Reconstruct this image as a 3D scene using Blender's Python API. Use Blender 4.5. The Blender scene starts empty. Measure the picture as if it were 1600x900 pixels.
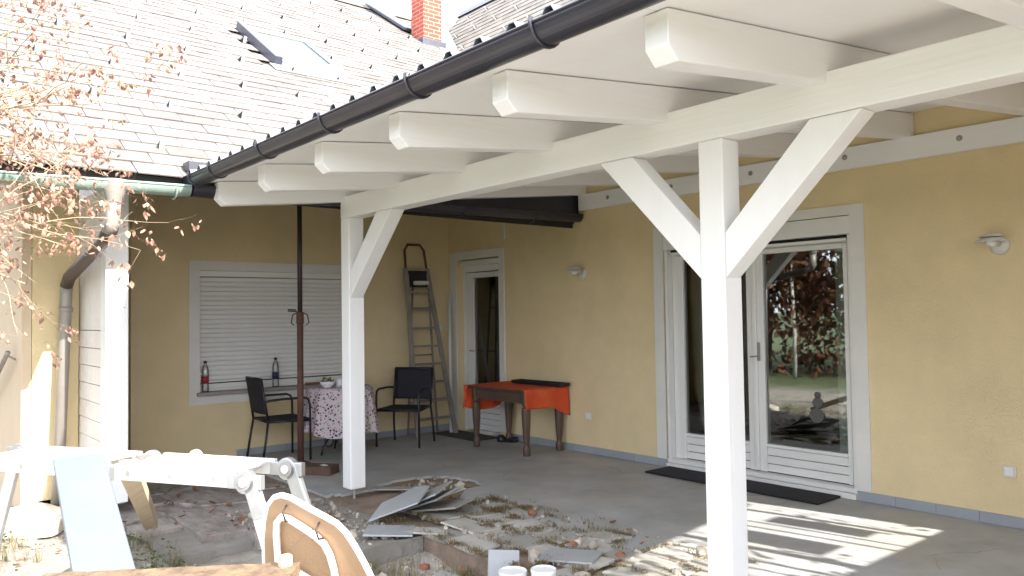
import bpy, bmesh, math, random
from mathutils import Vector, Matrix, Euler

random.seed(7)
sc = bpy.context.scene
C = sc.collection

# ------------------------------------------------------------------ camera
CAM = Vector((8.518, -6.073, 1.5))
YAW, PITCH, ROLL, FPX = 0.871845, 0.033675, -0.0147, 1226.98
cf = Vector((-math.sin(YAW) * math.cos(PITCH), math.cos(YAW) * math.cos(PITCH), math.sin(PITCH)))
cr = cf.cross(Vector((0, 0, 1))).normalized()
cu = cr.cross(cf)
cr, cu = math.cos(ROLL) * cr + math.sin(ROLL) * cu, -math.sin(ROLL) * cr + math.cos(ROLL) * cu
cam_d = bpy.data.cameras.new('camera')
cam = bpy.data.objects.new('camera', cam_d)
C.objects.link(cam)
cam_d.sensor_width = 36
cam_d.lens = FPX / 1600 * 36
cam_d.clip_start = 0.05
cam_d.clip_end = 2000
cam.matrix_world = Matrix(((cr.x, cu.x, -cf.x, CAM.x), (cr.y, cu.y, -cf.y, CAM.y), (cr.z, cu.z, -cf.z, CAM.z), (0, 0, 0, 1)))
sc.camera = cam

# ------------------------------------------------------------------ sky, sun, exposure
SUN_EL, SUN_AZ = math.radians(34.6), math.radians(10)      # azimuth measured from +x towards +y
w = bpy.data.worlds.new('World')
sc.world = w
w.use_nodes = True
nt = w.node_tree
nt.nodes.clear()
sky = nt.nodes.new('ShaderNodeTexSky')
sky.sky_type = 'NISHITA'
sky.sun_disc = False
sky.sun_elevation = SUN_EL
sky.sun_rotation = math.radians(80)
sky.air_density = 1.0
sky.dust_density = 2.5
sky.ozone_density = 1.0
bg = nt.nodes.new('ShaderNodeBackground')
bg.inputs[1].default_value = 0.13
wo = nt.nodes.new('ShaderNodeOutputWorld')
# thin bright cloud veils over the whole dome
wtc = nt.nodes.new('ShaderNodeTexCoord')
wmp = nt.nodes.new('ShaderNodeMapping'); wmp.inputs['Scale'].default_value = (1, 1, 2.2)
wnz = nt.nodes.new('ShaderNodeTexNoise'); wnz.inputs['Scale'].default_value = 2.2; wnz.inputs['Detail'].default_value = 9; wnz.inputs['Roughness'].default_value = 0.6
wrp = nt.nodes.new('ShaderNodeMapRange'); wrp.inputs[1].default_value = 0.28; wrp.inputs[2].default_value = 0.56; wrp.inputs[3].default_value = 0.35
wmx = nt.nodes.new('ShaderNodeMix'); wmx.data_type = 'RGBA'; wmx.inputs[7].default_value = (8.6, 9.1, 10.1, 1)
nt.links.new(wtc.outputs['Generated'], wmp.inputs[0]); nt.links.new(wmp.outputs[0], wnz.inputs['Vector'])
nt.links.new(wnz.outputs['Fac'], wrp.inputs[0]); nt.links.new(wrp.outputs[0], wmx.inputs[0])
nt.links.new(sky.outputs[0], wmx.inputs[6]); nt.links.new(wmx.outputs[2], bg.inputs[0])
nt.links.new(bg.outputs[0], wo.inputs[0])

sun_d = bpy.data.lights.new('sun', 'SUN')
sun_d.energy = 3.8
sun_d.angle = math.radians(0.53)
sun_d.color = (1.0, 0.94, 0.85)
sun = bpy.data.objects.new('sun', sun_d)
C.objects.link(sun)
sv = Vector((math.cos(SUN_EL) * math.cos(SUN_AZ), math.cos(SUN_EL) * math.sin(SUN_AZ), math.sin(SUN_EL)))
sun.rotation_euler = sv.to_track_quat('Z', 'Y').to_euler()
sun.location = sv * 40

sc.view_settings.view_transform = 'Standard'
sc.view_settings.look = 'None'
sc.view_settings.exposure = 1.95
sc.view_settings.gamma = 1
sc.view_settings.use_curve_mapping = False
sc.render.engine = 'CYCLES'
sc.cycles.max_bounces = 10
sc.cycles.diffuse_bounces = 8
sc.cycles.transparent_max_bounces = 16
sc.cycles.use_denoising = True
sc.cycles.caustics_reflective = False
sc.cycles.caustics_refractive = False

# ------------------------------------------------------------------ materials
def nodes_of(m):
    m.use_nodes = True
    t = m.node_tree
    return t, t.nodes, t.links, t.nodes['Principled BSDF']

def pm(name, col, var=0.12, scale=4.0, rough=0.6, bump=0.0, bscale=60.0, metal=0.0, island=0.0, stain=None, sscale=1.5, samt=0.5,
       spec=0.5, stretch=(1, 1, 1), detail=6.0):
    """procedural paint: a base colour broken up by noise, per-piece shifts, stains and a fine bump"""
    m = bpy.data.materials.new(name)
    t, n, l, b = nodes_of(m)
    tc = n.new('ShaderNodeTexCoord')
    mp = n.new('ShaderNodeMapping')
    mp.inputs['Scale'].default_value = stretch
    l.new(tc.outputs['Object'], mp.inputs[0])
    nz = n.new('ShaderNodeTexNoise')
    nz.inputs['Scale'].default_value = scale
    nz.inputs['Detail'].default_value = detail
    nz.inputs['Roughness'].default_value = 0.65
    l.new(mp.outputs[0], nz.inputs['Vector'])
    mr = n.new('ShaderNodeMapRange')
    mr.inputs[1].default_value, mr.inputs[2].default_value = 0.25, 0.75
    mr.inputs[3].default_value, mr.inputs[4].default_value = 1 - var, 1 + var
    l.new(nz.outputs['Fac'], mr.inputs[0])
    fac = mr.outputs[0]
    if island:
        ge = n.new('ShaderNodeNewGeometry')
        oi = n.new('ShaderNodeObjectInfo')
        ad = n.new('ShaderNodeMath'); ad.operation = 'ADD'
        l.new(ge.outputs['Random Per Island'], ad.inputs[0]); l.new(oi.outputs['Random'], ad.inputs[1])
        fr = n.new('ShaderNodeMath'); fr.operation = 'FRACT'
        l.new(ad.outputs[0], fr.inputs[0])
        m2 = n.new('ShaderNodeMapRange')
        m2.inputs[3].default_value, m2.inputs[4].default_value = 1 - island, 1 + island
        l.new(fr.outputs[0], m2.inputs[0])
        mu = n.new('ShaderNodeMath'); mu.operation = 'MULTIPLY'
        l.new(fac, mu.inputs[0]); l.new(m2.outputs[0], mu.inputs[1])
        fac = mu.outputs[0]
    vm = n.new('ShaderNodeVectorMath'); vm.operation = 'SCALE'
    vm.inputs[0].default_value = col
    l.new(fac, vm.inputs['Scale'])
    out = vm.outputs[0]
    if stain:
        n2 = n.new('ShaderNodeTexNoise')
        n2.inputs['Scale'].default_value = sscale
        n2.inputs['Detail'].default_value = 8
        n2.inputs['Roughness'].default_value = 0.7
        l.new(mp.outputs[0], n2.inputs['Vector'])
        r2 = n.new('ShaderNodeMapRange')
        r2.inputs[1].default_value, r2.inputs[2].default_value = 0.48, 0.7
        r2.inputs[4].default_value = samt
        l.new(n2.outputs['Fac'], r2.inputs[0])
        mx = n.new('ShaderNodeMix'); mx.data_type = 'RGBA'
        l.new(r2.outputs[0], mx.inputs[0])
        l.new(out, mx.inputs[6]); mx.inputs[7].default_value = (*stain, 1)
        out = mx.outputs[2]
    l.new(out, b.inputs['Base Color'])
    b.inputs['Roughness'].default_value = rough
    b.inputs['Metallic'].default_value = metal
    b.inputs['Specular IOR Level'].default_value = spec
    if bump:
        n3 = n.new('ShaderNodeTexNoise')
        n3.inputs['Scale'].default_value = bscale
        n3.inputs['Detail'].default_value = 4
        l.new(mp.outputs[0], n3.inputs['Vector'])
        bp = n.new('ShaderNodeBump')
        bp.inputs['Strength'].default_value = bump
        bp.inputs['Distance'].default_value = 0.01
        l.new(n3.outputs['Fac'], bp.inputs['Height'])
        l.new(bp.outputs[0], b.inputs['Normal'])
    return m

def glass_mat(name, tint=(0.9, 0.95, 0.93), refl=1.0, rtint=(1, 1, 1)):
    m = bpy.data.materials.new(name)
    t, n, l, b = nodes_of(m)
    n.remove(b)
    tr = n.new('ShaderNodeBsdfTransparent'); tr.inputs[0].default_value = (*tint, 1)
    gl = n.new('ShaderNodeBsdfGlossy'); gl.inputs['Roughness'].default_value = 0.015; gl.inputs[0].default_value = (*rtint, 1)
    fr = n.new('ShaderNodeFresnel'); fr.inputs[0].default_value = 1.65
    mu = n.new('ShaderNodeMath'); mu.operation = 'MULTIPLY_ADD'; mu.inputs[1].default_value = refl; mu.inputs[2].default_value = 0.06
    mx = n.new('ShaderNodeMixShader')
    nz = n.new('ShaderNodeTexNoise'); nz.inputs['Scale'].default_value = 1.2
    tc = n.new('ShaderNodeTexCoord'); l.new(tc.outputs['Object'], nz.inputs['Vector'])
    bp = n.new('ShaderNodeBump'); bp.inputs['Strength'].default_value = 0.05; bp.inputs['Distance'].default_value = 0.02
    l.new(nz.outputs['Fac'], bp.inputs['Height']); l.new(bp.outputs[0], gl.inputs['Normal'])
    l.new(fr.outputs[0], mu.inputs[0]); l.new(mu.outputs[0], mx.inputs[0])
    l.new(tr.outputs[0], mx.inputs[1]); l.new(gl.outputs[0], mx.inputs[2])
    l.new(mx.outputs[0], n['Material Output'].inputs[0])
    return m

def leaf_mat(name, cols, rough=0.6, trans=0.3):
    m = bpy.data.materials.new(name)
    t, n, l, b = nodes_of(m)
    ge = n.new('ShaderNodeNewGeometry')
    rp = n.new('ShaderNodeValToRGB')
    e = rp.color_ramp.elements
    e[0].color = (*cols[0], 1); e[1].color = (*cols[-1], 1)
    for i, c in enumerate(cols[1:-1]):
        x = e.new((i + 1) / (len(cols) - 1)); x.color = (*c, 1)
    l.new(ge.outputs['Random Per Island'], rp.inputs[0])
    l.new(rp.outputs[0], b.inputs['Base Color'])
    b.inputs['Roughness'].default_value = rough
    tl = n.new('ShaderNodeBsdfTranslucent'); l.new(rp.outputs[0], tl.inputs[0])
    mx = n.new('ShaderNodeMixShader'); mx.inputs[0].default_value = trans
    l.new(b.outputs[0], mx.inputs[1]); l.new(tl.outputs[0], mx.inputs[2])
    l.new(mx.outputs[0], n['Material Output'].inputs[0])
    return m

M = {}
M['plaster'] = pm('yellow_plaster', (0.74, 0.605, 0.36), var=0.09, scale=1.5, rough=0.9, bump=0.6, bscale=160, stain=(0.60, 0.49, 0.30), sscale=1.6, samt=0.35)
M['tanplaster'] = pm('tan_plaster', (0.62, 0.50, 0.36), var=0.08, scale=1.5, rough=0.9, bump=0.3, bscale=150)  # the yellow render again, its shaded tone put into the colour
M['trim'] = pm('white_trim_paint', (0.70, 0.69, 0.66), var=0.06, scale=3, rough=0.7, bump=0.15, bscale=140, stain=(0.5, 0.48, 0.43), sscale=2, samt=0.2)
M['pvc'] = pm('white_frame', (0.74, 0.74, 0.72), var=0.03, scale=3, rough=0.35, stain=(0.55, 0.52, 0.47), sscale=4, samt=0.15)
M['timber'] = pm('white_painted_timber', (0.82, 0.825, 0.83), var=0.035, scale=2.2, rough=0.5, bump=0.12, bscale=35, stretch=(1, 1, 1), stain=(0.68, 0.66, 0.62), sscale=1.4, samt=0.25)
for ax_, st_ in (('x', (0.5, 12, 12)), ('y', (12, 0.5, 12)), ('z', (12, 12, 0.5))):
    M['timber_' + ax_] = pm('white_painted_timber_' + ax_, (0.82, 0.825, 0.83), var=0.03, scale=1.6, rough=0.5, bump=0.22, bscale=3.5, stretch=st_, stain=(0.66, 0.64, 0.60), sscale=0.8, samt=0.3)
M['anthracite'] = pm('anthracite_metal', (0.022, 0.022, 0.032), var=0.25, scale=5, rough=0.34, metal=0.0, spec=0.6)
M['sheet'] = pm('roof_sheet', (0.26, 0.28, 0.30), var=0.15, scale=3, rough=0.45, metal=0.3)
M['floor'] = pm('grey_screed', (0.37, 0.378, 0.38), var=0.26, scale=2.2, rough=0.62, bump=0.25, bscale=90, stain=(0.42, 0.37, 0.28), sscale=1.4, samt=0.6)
M['subbase'] = pm('torn_subbase', (0.21, 0.155, 0.115), var=0.4, scale=7, rough=0.95, bump=0.9, bscale=40, stain=(0.33, 0.29, 0.24), sscale=4, samt=0.7)
M['tile'] = pm('grey_floor_tile', (0.37, 0.36, 0.33), var=0.16, scale=5, rough=0.6, bump=0.3, bscale=60, island=0.25, stain=(0.20, 0.16, 0.11), sscale=4, samt=0.7)
M['bluetile'] = pm('blue_grey_tile', (0.32, 0.335, 0.35), var=0.1, scale=5, rough=0.4, bump=0.12, bscale=90, island=0.08, stain=(0.32, 0.29, 0.25), sscale=5, samt=0.35)
M['skirt'] = pm('skirting_tile', (0.30, 0.325, 0.36), var=0.06, scale=5, rough=0.35, island=0.06)
M['flag'] = pm('weathered_flagstone', (0.26, 0.23, 0.205), var=0.35, scale=6, rough=0.9, bump=0.8, bscale=26, island=0.16, stain=(0.15, 0.125, 0.11), sscale=5, samt=0.75, stretch=(1, 2.2, 1))
M['paleslab'] = pm('pale_limestone', (0.62, 0.58, 0.50), var=0.2, scale=4, rough=0.85, bump=0.6, bscale=25)
M['concrete'] = pm('old_concrete', (0.24, 0.225, 0.20), var=0.3, scale=8, rough=0.95, bump=0.8, bscale=40, stain=(0.13, 0.11, 0.09), sscale=4, samt=0.6)
M['slate'] = pm('fibre_cement_slate', (0.155, 0.139, 0.128), var=0.22, scale=7, rough=0.85, bump=0.35, bscale=40, island=0.30, stain=(0.185, 0.17, 0.158), sscale=3, samt=0.6)
M['slate2'] = pm('shaded_side_slate', (0.16, 0.145, 0.125), var=0.25, scale=6, rough=0.85, bump=0.35, bscale=40, island=0.15, stain=(0.22, 0.195, 0.165), sscale=3, samt=0.5)  # own slate tone for the second roof
M['deck'] = pm('dark_roof_deck', (0.03, 0.026, 0.024), var=0.2, rough=0.9)
M['zinc'] = pm('zinc_sheet', (0.42, 0.44, 0.47), var=0.15, scale=5, rough=0.45, metal=0.6)
M['lead'] = pm('dark_flashing', (0.07, 0.075, 0.10), var=0.2, scale=6, rough=0.4, metal=0.3)
M['patina'] = pm('green_patina_gutter', (0.22, 0.30, 0.26), var=0.2, scale=5, rough=0.5, metal=0.1, stain=(0.3, 0.38, 0.33), sscale=6, samt=0.5)
M['pipe'] = pm('grey_downpipe', (0.30, 0.28, 0.255), var=0.12, scale=3, rough=0.45, metal=0.3, stain=(0.20, 0.17, 0.15), sscale=3, samt=0.5)
M['rust'] = pm('rusty_steel', (0.09, 0.04, 0.03), var=0.35, scale=14, rough=0.75, bump=0.3, bscale=120, stain=(0.13, 0.06, 0.04), sscale=8, samt=0.6)
M['darksteel'] = pm('dark_steel_tube', (0.035, 0.02, 0.02), var=0.25, scale=10, rough=0.55)
M['block'] = pm('dark_wood_block', (0.10, 0.055, 0.04), var=0.35, scale=5, rough=0.85, bump=0.5, bscale=40, stretch=(1, 6, 1))
M['black'] = pm('black_frame', (0.012, 0.011, 0.016), var=0.2, rough=0.4)
M['mesh'] = pm('black_chair_fabric', (0.014, 0.014, 0.024), var=0.25, scale=30, rough=0.75, bump=0.4, bscale=320)
M['mat'] = pm('black_rubber_mat', (0.012, 0.011, 0.015), var=0.3, scale=30, rough=0.85, bump=0.8, bscale=220)
M['greymat'] = pm('dark_doormat', (0.06, 0.055, 0.055), var=0.3, scale=25, rough=0.95, bump=0.9, bscale=200)
M['walnut'] = pm('dark_table_wood', (0.085, 0.05, 0.036), var=0.3, scale=5, rough=0.5, bump=0.2, bscale=50, stretch=(1, 1, 0.25), stain=(0.12, 0.08, 0.06), sscale=4, samt=0.5)
M['orange'] = pm('orange_cloth', (0.62, 0.075, 0.022), var=0.12, scale=5, rough=0.9, bump=0.3, bscale=260, stain=(0.62, 0.18, 0.05), sscale=3, samt=0.5)
M['alu'] = pm('aluminium', (0.74, 0.74, 0.74), var=0.08, scale=8, rough=0.42, metal=0.35, stain=(0.5, 0.5, 0.5), sscale=12, samt=0.4)
M['dullalu'] = pm('dull_ladder_metal', (0.36, 0.34, 0.33), var=0.15, scale=9, rough=0.5, metal=0.5)
M['ladder'] = pm('brownish_ladder_metal', (0.27, 0.245, 0.225), var=0.2, scale=9, rough=0.6, metal=0.2)
M['blueblind'] = pm('pale_blue_blind', (0.34, 0.45, 0.52), var=0.1, rough=0.8)  # blue laid under the roof pane in place of mirrored sky
M['pipebrown'] = pm('brown_oxidised_pipe', (0.075, 0.055, 0.05), var=0.2, scale=4, rough=0.45, metal=0.3)  # darker copy of the downpipe metal, shade put into its colour
M['joint'] = pm('zinc_hinge_plate', (0.50, 0.51, 0.53), var=0.15, scale=12, rough=0.4, metal=0.8)
M['plank'] = pm('coated_sheet', (0.150, 0.175, 0.212), var=0.08, scale=5, rough=0.35, metal=0.3, stain=(0.13, 0.16, 0.205), sscale=9, samt=0.4)  # bluish base stands in for mirrored sky
M['pine'] = pm('sawn_pine', (0.62, 0.52, 0.38), var=0.15, scale=4, rough=0.8, bump=0.5, bscale=50, stretch=(0.4, 5, 1), stain=(0.32, 0.2, 0.1), sscale=4, samt=0.5)
M['sawn'] = pm('rough_sawn_board', (0.16, 0.105, 0.06), var=0.5, scale=16, rough=0.9, bump=0.9, bscale=45, stretch=(1, 1, 1), stain=(0.06, 0.03, 0.018), sscale=22, samt=0.8)
M['hardboard'] = pm('tan_hardboard', (0.36, 0.235, 0.14), var=0.07, scale=6, rough=0.7, bump=0.1, bscale=120, stain=(0.30, 0.19, 0.11), sscale=4, samt=0.4)
M['enamel'] = pm('white_enamel', (0.78, 0.79, 0.80), var=0.04, scale=8, rough=0.3, stain=(0.5, 0.45, 0.4), sscale=14, samt=0.25)
M['ceramic'] = pm('white_ceramic', (0.75, 0.76, 0.80), var=0.03, rough=0.2)
M['socket'] = pm('socket_plastic', (0.66, 0.62, 0.56), var=0.05, rough=0.4)
M['lampwhite'] = pm('lamp_enamel', (0.62, 0.61, 0.57), var=0.06, scale=9, rough=0.4)
M['soil'] = pm('dry_soil', (0.19, 0.15, 0.105), var=0.4, scale=9, rough=1.0, bump=1.0, bscale=45, stain=(0.11, 0.115, 0.045), sscale=0.35, samt=0.8)
M['stone'] = pm('gravel_stone', (0.34, 0.30, 0.25), var=0.25, scale=15, rough=0.9, island=0.45, bump=0.4, bscale=60)
M['brickbit'] = pm('orange_brick', (0.27, 0.115, 0.07), var=0.25, scale=12, rough=0.9, bump=0.6, bscale=60)
M['bark'] = pm('pale_bark', (0.36, 0.27, 0.18), var=0.3, scale=12, rough=0.9, bump=0.5, bscale=60)
M['darkbark'] = pm('dark_bark', (0.12, 0.09, 0.065), var=0.3, scale=9, rough=0.95, bump=0.6, bscale=40)
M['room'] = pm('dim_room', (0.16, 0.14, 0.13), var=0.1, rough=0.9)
M['curtain'] = pm('grey_curtain', (0.6, 0.6, 0.54), var=0.1, scale=3, rough=0.9)
M['board'] = pm('white_weatherboard', (0.78, 0.74, 0.71), var=0.07, scale=3, rough=0.75, stain=(0.5, 0.45, 0.42), sscale=4, samt=0.3)
M['gap'] = pm('dark_gap', (0.02, 0.018, 0.018), var=0.1, rough=0.8)
M['glass'] = glass_mat('window_glass', (0.80, 0.85, 0.83), 1.25)
M['skyglass'] = glass_mat('roof_window_glass', (0.25, 0.3, 0.33), 1.2, (0.8, 0.93, 1.0))  # reflections tinted blue to stand for open sky
M['bottle'] = glass_mat('clear_bottle', (0.93, 0.95, 0.97), 0.9)
M['redlabel'] = pm('red_bottle_label', (0.30, 0.02, 0.03), var=0.1, rough=0.4)
M['bluelabel'] = pm('blue_bottle_label', (0.015, 0.02, 0.08), var=0.1, rough=0.4)
M['sill'] = pm('stone_sill', (0.30, 0.28, 0.26), var=0.15, scale=30, rough=0.6)
M['fence'] = pm('fence_larch', (0.30, 0.19, 0.10), var=0.25, scale=4, rough=0.8, bump=0.4, bscale=50)
M['decal'] = pm('frosted_sticker', (0.09, 0.09, 0.085), var=0.2, scale=30, rough=0.7)
M['autumn'] = leaf_mat('dry_brown_leaves', [(0.16, 0.075, 0.055), (0.32, 0.18, 0.125), (0.44, 0.29, 0.21), (0.22, 0.10, 0.075), (0.50, 0.36, 0.26)], 0.7, 0.2)
M['redleaf'] = leaf_mat('russet_leaves', [(0.11, 0.04, 0.02), (0.18, 0.07, 0.03), (0.07, 0.03, 0.018), (0.16, 0.09, 0.035)], 0.6, 0.3)
M['greenleaf'] = leaf_mat('green_leaves', [(0.04, 0.075, 0.02), (0.07, 0.12, 0.03), (0.10, 0.13, 0.04)], 0.6, 0.3)
M['moss'] = leaf_mat('dry_moss', [(0.15, 0.10, 0.045), (0.23, 0.16, 0.07), (0.10, 0.085, 0.03), (0.29, 0.21, 0.11)], 0.95, 0.15)
M['straw'] = leaf_mat('dead_grass', [(0.30, 0.25, 0.15), (0.20, 0.17, 0.08), (0.13, 0.14, 0.05)], 0.9, 0.2)
M['fallen'] = leaf_mat('fallen_leaves', [(0.20, 0.065, 0.03), (0.26, 0.11, 0.05), (0.12, 0.045, 0.03)], 0.7, 0.15)

def brick_mat():
    m = bpy.data.materials.new('red_brick_stack')
    t, n, l, b = nodes_of(m)
    tc = n.new('ShaderNodeTexCoord')
    ge = n.new('ShaderNodeNewGeometry')
    # wrap the courses round the four faces: u = x + y
    sp = n.new('ShaderNodeSeparateXYZ'); l.new(tc.outputs['Object'], sp.inputs[0])
    ad = n.new('ShaderNodeMath'); ad.operation = 'ADD'; l.new(sp.outputs[0], ad.inputs[0]); l.new(sp.outputs[1], ad.inputs[1])
    cb = n.new('ShaderNodeCombineXYZ'); l.new(ad.outputs[0], cb.inputs[0]); l.new(sp.outputs[2], cb.inputs[1])
    br = n.new('ShaderNodeTexBrick')
    br.inputs['Scale'].default_value = 1.0
    br.inputs['Brick Width'].default_value = 0.25
    br.inputs['Row Height'].default_value = 0.077
    br.inputs['Mortar Size'].default_value = 0.009
    br.inputs['Color1'].default_value = (0.42, 0.075, 0.045, 1)
    br.inputs['Color2'].default_value = (0.33, 0.055, 0.035, 1)
    br.inputs['Mortar'].default_value = (0.42, 0.25, 0.2, 1)
    l.new(cb.outputs[0], br.inputs['Vector'])
    l.new(br.outputs['Color'], b.inputs['Base Color'])
    bp = n.new('ShaderNodeBump'); bp.inputs['Strength'].default_value = 0.6; bp.inputs['Distance'].default_value = 0.01; bp.invert = True
    l.new(br.outputs['Fac'], bp.inputs['Height']); l.new(bp.outputs[0], b.inputs['Normal'])
    b.inputs['Roughness'].default_value = 0.9
    return m
M['brick'] = brick_mat()

def flower_cloth():
    m = bpy.data.materials.new('flowered_cloth')
    t, n, l, b = nodes_of(m)
    tc = n.new('ShaderNodeTexCoord')
    out = None
    base = n.new('ShaderNodeRGB'); base.outputs[0].default_value = (0.60, 0.53, 0.55, 1)
    cur = base.outputs[0]
    for sca, thr, col in ((26, 0.30, (0.05, 0.035, 0.06, 1)), (34, 0.24, (0.30, 0.10, 0.13, 1)), (19, 0.2, (0.33, 0.27, 0.36, 1))):
        vo = n.new('ShaderNodeTexVoronoi'); vo.inputs['Scale'].default_value = sca; vo.inputs['Randomness'].default_value = 1
        l.new(tc.outputs['Object'], vo.inputs['Vector'])
        lt = n.new('ShaderNodeMath'); lt.operation = 'LESS_THAN'; lt.inputs[1].default_value = thr
        l.new(vo.outputs['Distance'], lt.inputs[0])
        mx = n.new('ShaderNodeMix'); mx.data_type = 'RGBA'
        l.new(lt.outputs[0], mx.inputs[0]); l.new(cur, mx.inputs[6]); mx.inputs[7].default_value = col
        cur = mx.outputs[2]
    l.new(cur, b.inputs['Base Color'])
    b.inputs['Roughness'].default_value = 0.9
    return m
M['flower'] = flower_cloth()

def lawn_mat():
    m = pm('garden_ground', (0.30, 0.27, 0.23), var=0.4, scale=7, rough=1.0, bump=1.0, bscale=40)
    t, n, l, b = nodes_of(m)
    ge = n.new('ShaderNodeNewGeometry')
    sp = n.new('ShaderNodeSeparateXYZ'); l.new(ge.outputs['Position'], sp.inputs[0])
    nz = n.new('ShaderNodeTexNoise'); nz.inputs['Scale'].default_value = 1.1; nz.inputs['Detail'].default_value = 8
    l.new(ge.outputs['Position'], nz.inputs['Vector'])
    # lawn starts south of y = -6.5, with a ragged edge
    ma = n.new('ShaderNodeMath'); ma.operation = 'MULTIPLY_ADD'; ma.inputs[1].default_value = 3.0
    l.new(nz.outputs['Fac'], ma.inputs[0]); l.new(sp.outputs[1], ma.inputs[2])
    mr = n.new('ShaderNodeMapRange'); mr.inputs[1].default_value = -6.6; mr.inputs[2].default_value = -8.2
    l.new(ma.outputs[0], mr.inputs[0])
    n2 = n.new('ShaderNodeTexNoise'); n2.inputs['Scale'].default_value = 5; n2.inputs['Detail'].default_value = 8
    l.new(ge.outputs['Position'], n2.inputs['Vector'])
    rp = n.new('ShaderNodeValToRGB')
    rp.color_ramp.elements[0].color = (0.05, 0.075, 0.025, 1); rp.color_ramp.elements[0].position = 0.3
    rp.color_ramp.elements[1].color = (0.12, 0.135, 0.055, 1); rp.color_ramp.elements[1].position = 0.75
    l.new(n2.outputs['Fac'], rp.inputs[0])
    mx = n.new('ShaderNodeMix'); mx.data_type = 'RGBA'
    old = b.inputs['Base Color'].links[0].from_socket
    l.new(mr.outputs[0], mx.inputs[0]); l.new(old, mx.inputs[6]); l.new(rp.outputs[0], mx.inputs[7])
    l.new(mx.outputs[2], b.inputs['Base Color'])
    return m
M['ground'] = lawn_mat()
def add_cracks(m, scale, width, col):
    t, n, l, b = nodes_of(m)
    ge = n.new('ShaderNodeNewGeometry')
    nz = n.new('ShaderNodeTexNoise'); nz.inputs['Scale'].default_value = 2.5; nz.inputs['Detail'].default_value = 6
    l.new(ge.outputs['Position'], nz.inputs['Vector'])
    ad = n.new('ShaderNodeVectorMath'); ad.operation = 'MULTIPLY_ADD'; ad.inputs[1].default_value = (0.35, 0.35, 0.0)
    l.new(nz.outputs['Color'], ad.inputs[0]); l.new(ge.outputs['Position'], ad.inputs[2])
    vo = n.new('ShaderNodeTexVoronoi'); vo.feature = 'DISTANCE_TO_EDGE'; vo.inputs['Scale'].default_value = scale
    l.new(ad.outputs[0], vo.inputs['Vector'])
    lt = n.new('ShaderNodeMapRange'); lt.inputs[1].default_value = 0.0; lt.inputs[2].default_value = width; lt.inputs[3].default_value = 0.75; lt.inputs[4].default_value = 0.0
    l.new(vo.outputs['Distance'], lt.inputs[0])
    n2 = n.new('ShaderNodeTexNoise'); n2.inputs['Scale'].default_value = 1.3; l.new(ge.outputs['Position'], n2.inputs['Vector'])
    r2 = n.new('ShaderNodeMapRange'); r2.inputs[1].default_value = 0.5; r2.inputs[2].default_value = 0.62; l.new(n2.outputs['Fac'], r2.inputs[0])
    mu = n.new('ShaderNodeMath'); mu.operation = 'MULTIPLY'; l.new(lt.outputs[0], mu.inputs[0]); l.new(r2.outputs[0], mu.inputs[1])
    mx = n.new('ShaderNodeMix'); mx.data_type = 'RGBA'
    old = b.inputs['Base Color'].links[0].from_socket
    l.new(mu.outputs[0], mx.inputs[0]); l.new(old, mx.inputs[6]); mx.inputs[7].default_value = (*col, 1)
    l.new(mx.outputs[2], b.inputs['Base Color'])
add_cracks(M['floor'], 0.9, 0.006, (0.14, 0.13, 0.12))
add_cracks(M['flag'], 3.2, 0.03, (0.05, 0.04, 0.035))

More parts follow.
